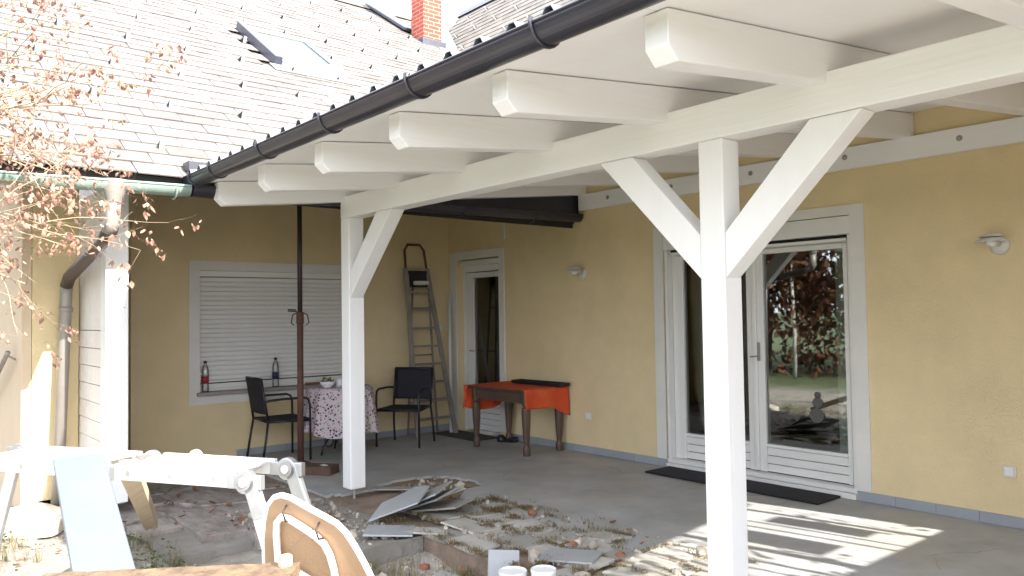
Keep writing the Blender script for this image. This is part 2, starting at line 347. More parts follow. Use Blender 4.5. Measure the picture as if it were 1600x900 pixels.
# ------------------------------------------------------------------ mesh helpers
class MB:
    def __init__(s): s.v, s.f = [], []
    def add(s, vs, fs):
        o = len(s.v)
        s.v += [tuple(x) for x in vs]
        s.f += [tuple(i + o for i in f) for f in fs]
        return s
    def box(s, a, b):
        (x0, y0, z0), (x1, y1, z1) = a, b
        return s.add([(x0, y0, z0), (x1, y0, z0), (x1, y1, z0), (x0, y1, z0), (x0, y0, z1), (x1, y0, z1), (x1, y1, z1), (x0, y1, z1)],
                     [(0, 3, 2, 1), (4, 5, 6, 7), (0, 1, 5, 4), (1, 2, 6, 5), (2, 3, 7, 6), (3, 0, 4, 7)])
    def bar(s, p, q, wd, ht, up=(0, 0, 1)):
        p, q = Vector(p), Vector(q)
        d = (q - p).normalized(); u = Vector(up)
        r = d.cross(u)
        if r.length < 1e-4: r = d.cross(Vector((1, 0, 0)))
        r.normalize(); u = r.cross(d)
        a, b = r * wd / 2, u * ht / 2
        vs = [p - a - b, p + a - b, p + a + b, p - a + b, q - a - b, q + a - b, q + a + b, q - a + b]
        return s.add(vs, [(0, 1, 2, 3), (7, 6, 5, 4), (0, 4, 5, 1), (1, 5, 6, 2), (2, 6, 7, 3), (3, 7, 4, 0)])
    def tube(s, pts, r, n=8, caps=True):
        pts = [Vector(p) for p in pts]
        rs = r if isinstance(r, (list, tuple)) else [r] * len(pts)
        o = len(s.v)
        prev = None
        for i, p in enumerate(pts):
            d = (pts[min(i + 1, len(pts) - 1)] - pts[max(i - 1, 0)]).normalized()
            if prev is None:
                a = d.cross(Vector((0, 0, 1)))
                if a.length < 1e-3: a = d.cross(Vector((1, 0, 0)))
            else:
                a = prev - d * prev.dot(d)
                if a.length < 1e-4: a = d.cross(Vector((1, 0, 0)))
            a.normalize(); prev = a; b = d.cross(a)
            for k in range(n):
                t = 2 * math.pi * k / n
                s.v.append(tuple(p + (a * math.cos(t) + b * math.sin(t)) * rs[i]))
        for i in range(len(pts) - 1):
            for k in range(n):
                k2 = (k + 1) % n
                s.f.append((o + i * n + k, o + i * n + k2, o + (i + 1) * n + k2, o + (i + 1) * n + k))
        if caps:
            s.f.append(tuple(o + k for k in reversed(range(n))))
            s.f.append(tuple(o + (len(pts) - 1) * n + k for k in range(n)))
        return s
    def lathe(s, prof, c=(0, 0, 0), n=24, axis='z'):
        o = len(s.v)
        for r, z in prof:
            for k in range(n):
                t = 2 * math.pi * k / n
                x, y = r * math.cos(t), r * math.sin(t)
                v = (c[0] + x, c[1] + y, c[2] + z) if axis == 'z' else ((c[0] + x, c[1] - z, c[2] + y) if axis == 'y' else (c[0] + z, c[1] + x, c[2] + y))
                s.v.append(v)
        for i in range(len(prof) - 1):
            for k in range(n):
                k2 = (k + 1) % n
                s.f.append((o + i * n + k, o + i * n + k2, o + (i + 1) * n + k2, o + (i + 1) * n + k))
        s.f.append(tuple(o + k for k in reversed(range(n))))
        s.f.append(tuple(o + (len(prof) - 1) * n + k for k in range(n)))
        return s
    def prism(s, poly, vec):
        """poly: 3-D points of a flat outline; extruded by vec"""
        n = len(poly); o = len(s.v); vec = Vector(vec)
        s.v += [tuple(p) for p in poly] + [tuple(Vector(p) + vec) for p in poly]
        s.f.append(tuple(o + i for i in reversed(range(n))))
        s.f.append(tuple(o + n + i for i in range(n)))
        for i in range(n):
            j = (i + 1) % n
            s.f.append((o + i, o + j, o + n + j, o + n + i))
        return s
    def mesh(s, name, origin=(0, 0, 0)):
        me = bpy.data.meshes.new(name)
        ox, oy, oz = origin
        me.from_pydata([(x - ox, y - oy, z - oz) for x, y, z in s.v], [], s.f)
        me.update()
        return me
    def build(s, name, mat, parent=None, smooth=False, bevel=0, seg=2, fix=True):
        org = parent.get('_o', (0, 0, 0)) if parent is not None else (0, 0, 0)
        me = s.mesh(name, org)
        if fix:
            b = bmesh.new(); b.from_mesh(me); bmesh.ops.recalc_face_normals(b, faces=b.faces); b.to_mesh(me); b.free()
        me.materials.append(M[mat] if isinstance(mat, str) else mat)
        if smooth:
            for p in me.polygons: p.use_smooth = True
        o = bpy.data.objects.new(name, me)
        C.objects.link(o)
        if parent is not None: o.parent = parent
        if parent is not None: o['_o'] = org
        if bevel:
            md = o.modifiers.new('bevel', 'BEVEL'); md.width = bevel; md.segments = seg; md.limit_method = 'ANGLE'; md.angle_limit = math.radians(40)
        if smooth == 'auto':
            pass
        return o

def thing(name, label, cat, loc=(0, 0, 0), rz=0.0, group=None, local=False):
    """Empty at the base of a thing. Parts are given in world space unless local=True."""
    o = bpy.data.objects.new(name, None)
    o.empty_display_size = 0.1
    C.objects.link(o)
    o.location = loc
    o.rotation_euler = (0, 0, rz)
    o['label'] = label; o['category'] = cat
    if group: o['group'] = group
    o['_o'] = (0, 0, 0) if local else tuple(loc)
    return o

def tag(o, label, cat, group=None, kind=None):
    if label: o['label'] = label
    if cat: o['category'] = cat
    if group: o['group'] = group
    if kind: o['kind'] = kind
    return o

def single(name, mb, mat, label, cat, base, group=None, **kw):
    """a thing made of one mesh, its origin at base"""
    tmp = {'_o': base}
    me = mb.mesh(name, base)
    b = bmesh.new(); b.from_mesh(me); bmesh.ops.recalc_face_normals(b, faces=b.faces); b.to_mesh(me); b.free()
    me.materials.append(M[mat])
    if kw.get('smooth'):
        for p in me.polygons: p.use_smooth = True
    o = bpy.data.objects.new(name, me); C.objects.link(o); o.location = base
    if kw.get('bevel'):
        md = o.modifiers.new('bevel', 'BEVEL'); md.width = kw['bevel']; md.segments = 2; md.limit_method = 'ANGLE'
    return tag(o, label, cat, group)

def inst(me, name, mat, parent, mw):
    """place shared mesh data as a child piece"""
    o = bpy.data.objects.new(name, me)
    C.objects.link(o)
    o.parent = parent
    org = parent.get('_o', (0, 0, 0))
    mw = mw.copy(); mw.translation -= Vector(org)
    o.matrix_local = mw
    return o

def pt_in(poly, x, y):
    c = False; j = len(poly) - 1
    for i in range(len(poly)):
        if (poly[i][1] > y) != (poly[j][1] > y) and x < (poly[j][0] - poly[i][0]) * (y - poly[i][1]) / (poly[j][1] - poly[i][1]) + poly[i][0]:
            c = not c
        j = i
    return c

def rough_grid(me_v, amp, fr=3.0, seed=0):
    from mathutils import noise
    return [(x, y, z + amp * noise.noise(Vector((x * fr + seed, y * fr, seed)))) for x, y, z in me_v]

def px_of(p):
    d = Vector(p) - CAM; z = d.dot(cf)
    if z <= 0: return None
    return 800 + FPX * d.dot(cr) / z, 450 - FPX * d.dot(cu) / z

from mathutils import noise as mnoise

# ================================================================== THE GROUND
def build_ground():
    def axis(lo, hi, c0, c1, step):
        a = []
        v = c0
        while v <= c1 + 1e-6: a.append(v); v += step
        s = step
        lo_l, v = [], c0
        while v > lo: s *= 1.6; v -= s; lo_l.append(max(v, lo))
        s, hi_l, v = step, [], c1
        while v < hi: s *= 1.6; v += s; hi_l.append(min(v, hi))
        return lo_l[::-1] + a + hi_l
    xs = axis(-400, 400, 0.0, 8.0, 0.06)
    ys = axis(-400, 400, -7.0, -2.6, 0.06)
    vs, fs = [], []
    for y in ys:
        for x in xs:
            z = -0.14
            if -0.2 < x < 9 and -8 < y < -2.5:
                z += 0.035 * mnoise.noise(Vector((x * 1.7, y * 1.7, 0))) + 0.018 * mnoise.noise(Vector((x * 6, y * 6, 3))) + 0.008 * mnoise.noise(Vector((x * 17, y * 17, 5)))
                # the dug pit in front of the terrace
                d = math.hypot((x - 4.75) / 1.0, (y + 3.4) / 0.6)
                if d < 1: z -= 0.10 * (1 - d * d)
            vs.append((x, y, z))
    W = len(xs)
    for j in range(len(ys) - 1):
        for i in range(W - 1):
            fs.append((j * W + i, j * W + i + 1, (j + 1) * W + i + 1, (j + 1) * W + i))
    m = MB(); m.add(vs, fs)
    o = m.build('ground', 'ground', fix=False, smooth=True)
    o['kind'] = 'structure'
    return o
ground = build_ground()

def piece(poly, z0, z1, jit=0.004, chip=True):
    """flat piece with a slightly uneven outline and chamfered top edge"""
    m = MB(); n = len(poly)
    cx = sum(p[0] for p in poly) / n; cy = sum(p[1] for p in poly) / n
    top = [(x + (cx - x) * 0.025, y + (cy - y) * 0.025, z1 + random.uniform(-jit, jit)) for x, y in poly]
    mid = [(x, y, z1 - 0.008) for x, y in poly]
    bot = [(x, y, z0) for x, y in poly]
    m.v = top + mid + bot
    m.f = [tuple(range(n)), tuple(reversed(range(2 * n, 3 * n)))]
    for i in range(n):
        j = (i + 1) % n
        m.f += [(n + i, n + j, j, i), (2 * n + i, 2 * n + j, n + j, n + i)]
    return m

# terrace slab: torn screed over a brown sub-base
HOLE = [(2.33, -2.46), (2.27, -2.16), (2.34, -1.92), (2.52, -1.77), (2.78, -1.72), (3.0, -1.8), (3.0, -2.0), (3.3, -2.25), (3.25, -2.6), (3.35, -3.2), (2.9, -3.3), (2.55, -3.15), (2.36, -2.95), (2.6, -2.72)]
def build_terrace():
    m = MB()
    m.box((0, -3.02, -0.26), (8.9, 0.0, -0.022))
    base = m.build('terrace_base', 'subbase')
    base['kind'] = 'structure'
    st = 0.04
    nx, ny = int(8.9 / st), int(3.03 / st)
    vid, vs, fs = {}, [], []
    def edge(x):                       # front edge of the screed, broken back towards the pit
        if x < 2.45: return -2.99 + 0.02 * mnoise.noise(Vector((x * 5, 0, 0)))
        if x < 5.9: return -2.42 + 0.28 * mnoise.noise(Vector((x * 1.3, 4, 0))) + 0.06 * mnoise.noise(Vector((x * 7, 1, 0)))
        return -3.02
    def vert(i, j):
        if (i, j) not in vid:
            x, y = i * st, -j * st
            jx = 0.014 * mnoise.noise(Vector((x * 13, y * 13, 1))) if 0 < i < nx and j > 0 else 0
            vid[(i, j)] = len(vs)
            vs.append((x + jx, y - jx * 0.8, 0.0025 * mnoise.noise(Vector((x * 1.5, y * 1.5, 9)))))
        return vid[(i, j)]
    for j in range(ny):
        for i in range(nx):
            x, y = (i + .5) * st, -(j + .5) * st
            if pt_in(HOLE, x, y) or y < edge(x): continue
            fs.append((vert(i, j), vert(i, j + 1), vert(i + 1, j + 1), vert(i + 1, j)))
    mm = MB(); mm.add(vs, fs)
    o = mm.build('terrace_floor', 'floor', fix=False)
    md = o.modifiers.new('thick', 'SOLIDIFY'); md.thickness = 0.022; md.offset = -1
    o['kind'] = 'structure'
    return base, o
terrace_base, terrace = build_terrace()

def ledge():
    m = MB(); nx, ny = 26, 20
    for j in range(ny + 1):
        for i in range(nx + 1):
            x = 2.75 + 1.14 * i / nx; y = -3.90 + 0.876 * j / ny
            x += 0.012 * mnoise.noise(Vector((y * 9, 3, 0))) if i == nx else 0
            m.v.append((x, y, -0.028 + 0.014 * mnoise.noise(Vector((x * 5, y * 5, 2))) - 0.10 * max(0, (-3.45 - y)) - (0.05 if j == 0 else 0)))
    m.f = [(j * (nx + 1) + i, j * (nx + 1) + i + 1, (j + 1) * (nx + 1) + i + 1, (j + 1) * (nx + 1) + i) for j in range(ny) for i in range(nx)]
    k = len(m.v)
    m.v += [(2.75, -3.9, -0.4), (3.89, -3.9, -0.4), (3.89, -3.024, -0.4), (2.75, -3.024, -0.4)]
    c = [0, nx, (ny + 1) * (nx + 1) - 1, ny * (nx + 1)]
    m.f.append(tuple([k + 1, k + 2] + [nx + (nx + 1) * j for j in range(ny, -1, -1)]))
    m.f.append(tuple([k, k + 1] + [i for i in range(nx, -1, -1)]))
    o = m.build('foundation_ledge', 'concrete', fix=False); o['kind'] = 'structure'
ledge()
# the last row of old tiles along the open terrace edge, heaved up and mossy
tiles_lain = []
for r in range(4):
    for c in range(9):
        x0 = 3.18 + c * 0.30 + (0.12 if r % 2 else 0); y0 = -2.08 - r * 0.24
        if x0 > 5.75 or (r == 0 and (x0 < 3.5 or random.random() < .45)) or (r == 1 and x0 < 3.4): continue
        if r == 3 and x0 < 3.9: continue
        if random.random() < 0.10: continue
        w_, d_ = 0.285, 0.23
        ang = random.uniform(-0.13, 0.13); cx, cy = x0 + w_ / 2 + random.uniform(-.015, .015), y0 - d_ / 2
        poly = []
        for (a, b) in ((-1, -1), (-0.2, -1.05), (1, -1), (1.03, 0.1), (1, 1), (0.1, 1.03), (-1, 1), (-1.02, 0)):
            px_, py_ = a * w_ / 2 + random.uniform(-.012, .012), b * d_ / 2 + random.uniform(-.012, .012)
            poly.append((px_ * math.cos(ang) - py_ * math.sin(ang), px_ * math.sin(ang) + py_ * math.cos(ang)))
        mm = piece(poly, -0.02, 0.004)
        o = mm.build('floor_tile', 'tile', terrace_base)
        o.location = (cx, cy, 0.002 + 0.016 * random.random() - 0.006 * max(0, r - 1))
        o.rotation_euler = (random.uniform(-.07, .07), random.uniform(-.07, .07), 0)
        tiles_lain.append((cx, cy))

# crazy paving left of the posts
paving = MB().box((0.0, -4.42, -0.3), (3.05, -3.04, -0.075)).build('old_paving_bed', 'concrete')
paving['kind'] = 'structure'
def fl_pt(i, j):
    rnd = random.Random(i * 31 + j * 17)
    x = 0.02 + i * 0.40 + rnd.uniform(-.11, .11); y = -3.06 - j * 0.29 + rnd.uniform(-.08, .08)
    y -= 0.10 * math.sin(i * 0.8)
    return x, y
for i in range(9):
    for j in range(5):
        a, b, c_, d_ = fl_pt(i, j), fl_pt(i + 1, j), fl_pt(i + 1, j + 1), fl_pt(i, j + 1)
        cx = (a[0] + b[0] + c_[0] + d_[0]) / 4; cy = (a[1] + b[1] + c_[1] + d_[1]) / 4
        if cx > 3.35 or math.hypot((cx - 1.2) / 2.15, (cy + 2.9) / 1.72) > 1: continue
        poly = []
        for p, q in ((d_, c_), (c_, b), (b, a), (a, d_)):
            for t in (0.0, 0.35, 0.7):
                x = p[0] + (q[0] - p[0]) * t; y = p[1] + (q[1] - p[1]) * t
                poly.append((cx + (x - cx) * 0.982 + random.uniform(-.012, .012), cy + (y - cy) * 0.978 + random.uniform(-.012, .012)))
        mm = piece(poly, -0.1, -0.035 + random.uniform(-.012, .014), 0.006)
        mm.build('flagstone', 'flag', paving)

# ================================================================== THE HOUSE
house = thing('yellow_house', 'yellow rendered house with grey slate roof, brick chimney and white-framed doors', 'house', (0, 0, 0))
TH = math.radians(33); TAN = math.tan(TH)
EX, EZ = 2.42, 2.57                      # eave of the roof that slopes towards the carport
def roof_pt(y, s, h=0.0):                # s: metres up the slope, h: height above the deck
    return Vector((EX - s * math.cos(TH) + h * math.sin(TH), y, EZ + s * math.sin(TH) + h * math.cos(TH)))

XE = 8.65                                 # end of the terrace wall
FD = (3.60, 5.48, 0.0, 2.26)              # french door opening
ND = (0.17, 1.05, 0.0, 2.22)              # narrow door opening
WN = (-3.25, -1.52, 0.70, 2.02)           # window opening (y0, y1, z0, z1)
T = 0.32
m = MB()
m.box((-0.3, 0, -0.2), (ND[0], T, 3.5)); m.box((ND[0], 0, ND[3]), (ND[1], T, 3.5)); m.box((ND[1], 0, -0.2), (FD[0], T, 3.5))
m.box((FD[0], 0, FD[3]), (FD[1], T, 3.5)); m.box((FD[1], 0, -0.2), (XE, T, 3.5))
m.box((XE - T, T, -0.2), (XE, 8.5, 3.5))
m.build('terrace_wall', 'plaster', house)
m = MB()
YB = -3.925
m.box((-T, YB, -0.2), (0, WN[0], 3.95)); m.box((-T, WN[0], -0.2), (0, WN[1], WN[2])); m.box((-T, WN[0], WN[3]), (0, WN[1], 3.95))
m.box((-T, WN[1], -0.2), (0, -0.001, 3.95))
m.build('window_wall', 'plaster', house)
m = MB(); m.box((-7.0, YB + 0.03, -0.2), (-T - 0.002, YB + 0.3, 3.9)); m.build('side_wall', 'board', house)
# projecting yellow block at the far left
m = MB(); m.box((-1.2, -4.905, -0.02), (0.80, -4.552, 3.2)); m.build('porch_wall', 'plaster', house)
m = MB(); m.box((-6.0, -4.98, -0.2), (0.792, -4.909, 3.2)); m.build('porch_side_wall', 'tanplaster', house)  # block's shaded face, painted duller than its yellow front

def boards_z(name, mat, x0, x1, z0, z1, n, y0, y1, parent):
    h = (z1 - z0) / n
    for i in range(n):
        MB().box((x0, y0, z0 + i * h + 0.003), (x1, y1, z0 + (i + 1) * h - 0.003)).build(name, mat, parent, bevel=0.004)

# --- french door
fd = bpy.data.objects.new('french_door', None); C.objects.link(fd); fd.parent = house; fd['_o'] = (0, 0, 0)
fd['label'] = 'wide white glazed double door with roller shutter box'
m = MB(); m.box((3.485, -0.012, 0.078), (3.60, 0.006, 2.335)); m.box((5.48, -0.012, 0.078), (5.60, 0.006, 2.335)); m.box((3.60, -0.012, 2.255), (5.48, 0.006, 2.335))
m.build('plaster_surround', 'trim', fd)
m = MB(); m.box((3.6, 0.0, 2.105), (5.478, 0.06, 2.25)); m.build('shutter_box', 'pvc', fd, bevel=0.004)
m = MB(); m.box((3.6, 0.075, 2.06), (5.478, 0.2, 2.104)); m.build('shutter_slot', 'gap', fd)
m = MB(); m.box((3.66, 0.035, 2.052), (5.43, 0.06, 2.078)); m.build('shutter_end_slat', 'pvc', fd, bevel=0.003)
m = MB(); m.box((3.602, 0.012, 0.0), (3.632, 0.09, 2.104)); m.build('shutter_rail', 'pvc', fd, bevel=0.003)
m = MB(); m.box((5.448, 0.012, 0.0), (5.478, 0.09, 2.104)); m.build('shutter_rail', 'pvc', fd, bevel=0.003)
m = MB(); m.box((3.632, 0.09, 0.0), (3.70, 0.16, 2.10)); m.box((5.41, 0.09, 0.0), (5.448, 0.16, 2.10)); m.box((3.70, 0.09, 2.045), (5.41, 0.16, 2.10))
m.build('outer_frame', 'pvc', fd, bevel=0.004)
m = MB(); m.box((3.60, -0.02, 0.0), (5.478, 0.10, 0.045)); m.box((3.60, 0.0, 0.048), (5.478, 0.11, 0.085)); m.build('threshold', 'pvc', fd, bevel=0.006)
for side, (x0, x1, g0, g1) in (('l', (3.70, 4.545, 3.765, 4.465)), ('r', (4.55, 5.41, 4.637, 5.372))):
    m = MB()
    m.box((x0, 0.08, 0.09), (g0, 0.15, 2.045)); m.box((g1, 0.08, 0.09), (x1, 0.15, 2.045)); m.box((g0, 0.08, 2.0), (g1, 0.15, 2.045)); m.box((g0, 0.08, 0.305), (g1, 0.15, 0.335))
    m.build('door_leaf', 'pvc', fd, bevel=0.006)
    boards_z('lower_panel', 'pvc', g0, g1, 0.09, 0.303, 3, 0.095, 0.14, fd)
    m = MB(); m.box((g0, 0.108, 0.335), (g1, 0.116, 2.0)); m.build('pane', 'glass', fd)
m = MB(); m.box((4.53, 0.055, 0.1), (4.575, 0.079, 2.03)); m.build('meeting_stile', 'pvc', fd, bevel=0.008)
m = MB(); m.box((4.577, 0.06, 1.06), (4.597, 0.079, 1.22)); m.tube([(4.587, 0.05, 1.10), (4.587, 0.025, 1.10), (4.53, 0.022, 1.095)], 0.007, 8); m.build('handle', 'dullalu', fd)
m = MB()
for (z, r) in ((0.62, 0.062), (0.725, 0.046), (0.79, 0.027)):
    m.lathe([(r, 0), (r, 0.002)], (5.10 + (0.008 if r < .05 else 0), 0.107, z), 24, 'y')
m.build('snowman_sticker', 'decal', fd)
# curtains behind the panes
def curtain(x0, x1, y, z0, z1, waves, parent, mat='curtain'):
    m = MB(); n = waves * 10
    for i in range(n + 1):
        t = i / n; x = x0 + (x1 - x0) * t; yy = y + 0.03 * math.sin(t * waves * 2 * math.pi) + 0.008 * math.sin(t * 37)
        m.v += [(x, yy, z0), (x, yy, z1)]
    m.f = [(2 * i, 2 * i + 2, 2 * i + 3, 2 * i + 1) for i in range(n)]
    return m.build('curtain', mat, parent, smooth=True, fix=False)
curtain(5.16, 5.46, 0.36, 0.05, 2.3, 4, fd)
curtain(3.62, 4.02, 0.38, 0.05, 2.3, 5, fd)
# room behind (one closed dim shell)
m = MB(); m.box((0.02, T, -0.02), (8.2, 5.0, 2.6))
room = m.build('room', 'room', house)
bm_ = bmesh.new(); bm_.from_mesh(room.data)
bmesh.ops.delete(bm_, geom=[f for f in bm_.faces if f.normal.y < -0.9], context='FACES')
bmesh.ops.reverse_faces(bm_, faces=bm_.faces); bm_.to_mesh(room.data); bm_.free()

# --- narrow door in the corner
nd = bpy.data.objects.new('narrow_door', None); C.objects.link(nd); nd.parent = house; nd['_o'] = (0, 0, 0)
nd['label'] = 'narrow white door with tall dark pane in the corner'
m = MB(); m.box((0.03, -0.012, 0.078), (0.168, 0.006, 2.32)); m.box((1.05, -0.012, 0.078), (1.15, 0.006, 2.32)); m.box((0.168, -0.012, 2.218), (1.05, 0.006, 2.32)); m.build('plaster_surround', 'trim', nd)
m = MB(); m.box((0.172, 0.10, 0), (0.215, 0.17, 2.215)); m.box((1.005, 0.10, 0), (1.048, 0.17, 2.215)); m.box((0.215, 0.10, 2.06), (1.005, 0.17, 2.215)); m.build('outer_frame', 'pvc', nd, bevel=0.004)
m = MB(); m.box((0.222, 0.105, 0.02), (0.385, 0.16, 2.05)); m.box((0.985, 0.105, 0.02), (1.0, 0.16, 2.05)); m.box((0.385, 0.105, 1.98), (0.985, 0.16, 2.05)); m.box((0.385, 0.105, 0.33), (0.985, 0.16, 0.38)); m.build('door_leaf', 'pvc', nd, bevel=0.005)
boards_z('lower_panel', 'pvc', 0.385, 0.985, 0.03, 0.328, 4, 0.115, 0.15, nd)
m = MB(); m.box((0.385, 0.13, 0.38), (0.985, 0.138, 1.98)); m.build('pane', 'glass', nd)
m = MB(); m.box((0.20, 0.03, 2.14), (1.045, 0.098, 2.2)); m.build('shutter_box', 'pvc', nd, bevel=0.004)
m = MB(); m.tube([(0.35, 0.10, 1.04), (0.35, 0.06, 1.04), (0.46, 0.055, 1.04)], 0.009, 8); m.build('handle', 'dullalu', nd)

# --- shuttered window
wn = bpy.data.objects.new('shuttered_window', None); C.objects.link(wn); wn.parent = house; wn['_o'] = (0, 0, 0)
wn['label'] = 'wide window closed with a pale roller shutter'
m = MB(); m.box((-0.006, -3.362, 0.592), (0.012, -3.25, 2.12)); m.box((-0.006, -1.52, 0.592), (0.012, -1.41, 2.12)); m.box((-0.006, -3.25, 2.018), (0.012, -1.52, 2.12)); m.box((-0.006, -3.25, 0.592), (0.012, -1.52, 0.70)); m.build('plaster_surround', 'trim', wn)
m = MB(); m.box((-0.20, -3.285, 0.683), (0.055, -1.485, 0.722)); m.build('sill', 'sill', wn, bevel=0.006)
m = MB(); m.box((-0.075, -3.249, 1.955), (-0.02, -1.521, 2.017)); m.build('shutter_box', 'pvc', wn, bevel=0.004)
nsl = 22
slat_me = MB().prism([(0, 0, 0), (0.008, 0, 0.003), (0.013, 0, 0.014), (0.014, 0, 0.028), (0.010, 0, 0.043), (0.0, 0, 0.0495)], (0, 1.724, 0)).mesh('shutter_slat')
slat_me.materials.append(M['pvc'])
for i in range(nsl):
    inst(slat_me, 'shutter_slat', None, wn, Matrix.Translation((-0.072, -3.247, 0.84 + i * 0.0505)))
m = MB(); m.box((-0.12, -3.249, 0.722), (-0.085, -1.521, 0.80)); m.box((-0.10, -3.249, 0.75), (-0.078, -1.521, 0.765)); m.build('window_frame', 'pvc', wn, bevel=0.004)
m = MB(); m.box((-0.14, -3.249, 0.722), (-0.125, -1.521, 2.0)); m.build('pane', 'gap', wn)
m = MB(); m.box((-0.074, -3.247, 0.815), (-0.05, -1.523, 0.838)); m.build('shutter_end_slat', 'pvc', wn, bevel=0.003)

# --- skirting tiles
sk = bpy.data.objects.new('skirting', None); C.objects.link(sk); sk.parent = house; sk['_o'] = (0, 0, 0)
sm = MB().box((0.0015, -0.013, 0.002), (0.2885, -0.001, 0.076)).mesh('skirting_tile'); sm.materials.append(M['skirt'])
for a, b in ((1.16, 3.6), (5.49, 8.62)):
    x = a
    while x < b - 0.02:
        wd = min(0.29, b - x)
        o = inst(sm, 'skirting_tile', None, sk, Matrix.Translation((x, -0.0005 * random.random(), 0)) @ Matrix.Diagonal((wd / 0.29, 1, 1, 1)))
        x += 0.29
y = -2.86
while y < -0.03:
    inst(sm, 'skirting_tile', None, sk, Matrix.Translation((0, y, 0)) @ Matrix.Rotation(math.pi / 2, 4, 'Z') @ Matrix.Diagonal((0.98, 1, 1, 1)))
    y += 0.285
# conduit hanging in the corner
m = MB(); m.tube([(1.19, -0.02, 2.42), (1.19, -0.02, 2.95)], 0.012, 8); m.build('conduit', 'pvc', house)

# --- main roof: deck + slates
roof = bpy.data.objects.new('main_roof', None); C.objects.link(roof); roof.parent = house; roof['_o'] = (0, 0, 0)
Y0, Y1, SL = -6.9, 3.4, 10.0
m = MB()
q = [roof_pt(Y0, 0, -0.012), roof_pt(Y1, 0, -0.012), roof_pt(Y1, SL, -0.012), roof_pt(Y0, SL, -0.012)]
lo = [v - Vector((math.sin(TH), 0, math.cos(TH))) * 0.09 for v in q]
m.add(q + lo, [(0, 1, 2, 3), (7, 6, 5, 4), (0, 4, 5, 1), (1, 5, 6, 2), (2, 6, 7, 3), (3, 7, 4, 0)])
m.build('roof_deck', 'deck', roof)
SW, SE = 0.32, 0.206
slate_mes = []
for k in range(5):
    rr = random.Random(k)
    b = MB()
    hw, hl, t = SW / 2 - 0.003, 0.30, 0.009
    j = [rr.uniform(-.004, .004) for _ in range(8)]
    # local: x across (world y), y up the slope, z out of the roof; the lower edge rides on the course below
    b.add([(-hw, j[0], 0.008), (hw, j[1], 0.008), (hw, hl, -0.004), (-hw, hl, -0.004), (-hw, j[0], 0.008 + t), (hw, j[1], 0.008 + t), (hw, hl, 0.004), (-hw, hl, 0.004)],
          [(0, 3, 2, 1), (4, 5, 6, 7), (0, 1, 5, 4), (1, 2, 6, 5), (2, 3, 7, 6), (3, 0, 4, 7)])
    me = b.mesh('slate'); me.materials.append(M['slate']); slate_mes.append(me)
RB = Matrix(((0, -math.cos(TH), math.sin(TH), 0), (1, 0, 0, 0), (0, math.sin(TH), math.cos(TH), 0), (0, 0, 0, 1)))
SKY_Y0, SKY_Y1, SKY_S0, SKY_S1 = -2.10, -1.08, 3.78, 5.28
def on_skylight(y, s): return SKY_Y0 - 0.02 < y < SKY_Y1 + 0.02 and SKY_S0 - 0.2 < s < SKY_S1 - 0.12
def slate_matrix(y, s):
    v = roof_pt(y, s, random.uniform(0, 0.004))
    mw = RB.copy(); mw.translation = v
    return mw @ Matrix.Rotation(random.uniform(-.012, .012), 4, 'Z') @ Matrix.Rotation(random.uniform(-.008, .008), 4, 'X')
cells = []
nrow = int(SL / SE)
for r in range(nrow):
    s = r * SE - 0.03
    for c in range(int((Y1 - Y0) / SW) + 1):
        y = Y0 + c * SW + (SW / 2 if r % 2 else 0)
        if on_skylight(y, s): continue
        pp = px_of(roof_pt(y, s))
        vis = pp is not None and -20 < pp[0] < 900 and -30 < pp[1] < 300
        size = 1.0 / (roof_pt(y, s) - CAM).length if vis else -1
        cells.append((size, y, s))
cells.sort(reverse=True)
rest = MB()
for k, (size, y, s) in enumerate(cells):
    me = slate_mes[random.randrange(5)]
    mw = slate_matrix(y, s)
    if k < 300:
        inst(me, 'slate', None, roof, mw)
    else:
        rest.add([mw @ v.co for v in me.vertices], [tuple(p.vertices) for p in me.polygons])
o = rest.build('upper_slates', 'slate', roof, fix=False); o['kind'] = 'stuff'
# snow guards in a staggered grid
g = MB()
g.add([(-0.002, 0.0, 0.012), (-0.002, 0.10, 0.012), (-0.002, 0.0, 0.105), (0.004, 0.0, 0.012), (0.004, 0.10, 0.012), (0.004, 0.0, 0.105)], [(0, 1, 2), (5, 4, 3), (0, 2, 5, 3), (1, 4, 5, 2), (0, 3, 4, 1)])
g.add([(-0.002, 0.0, 0.012), (0.045, 0.0, 0.012), (0.045, 0.0, 0.095), (-0.002, 0.0, 0.105), (-0.002, 0.006, 0.012), (0.045, 0.006, 0.012), (0.045, 0.006, 0.095), (-0.002, 0.006, 0.105)], [(0, 1, 2, 3), (7, 6, 5, 4), (0, 4, 5, 1), (1, 5, 6, 2), (2, 6, 7, 3), (3, 7, 4, 0)])
gme = g.mesh('snow_guard'); gme.materials.append(M['trim']); gme.materials.append(M['gap'])
for k_, p_ in enumerate(gme.polygons): p_.material_index = 1 if k_ < 5 else 0  # dark fin and white plate put the guard's shadow and lit side into colour
for r in range(9):
    s = 0.49 + 1.03 * r
    for c in range(-4, 14):
        y = -4.23 + 0.34 * r + 0.64 * c - (1.28 if r > 4 else 0)
        if not (Y0 < y < 2.6) or (SKY_Y0 - .1 < y < SKY_Y1 + .1 and SKY_S0 - .1 < s < SKY_S1 + .1): continue
        mw = RB.copy(); mw.translation = roof_pt(y + random.uniform(-.015, .015), s + random.uniform(-.01, .01), 0.004)
        inst(gme, 'snow_guard', None, roof, mw @ Matrix.Rotation(random.uniform(-.15, .15), 4, 'Z') @ Matrix.Scale(random.uniform(.75, .95), 4))
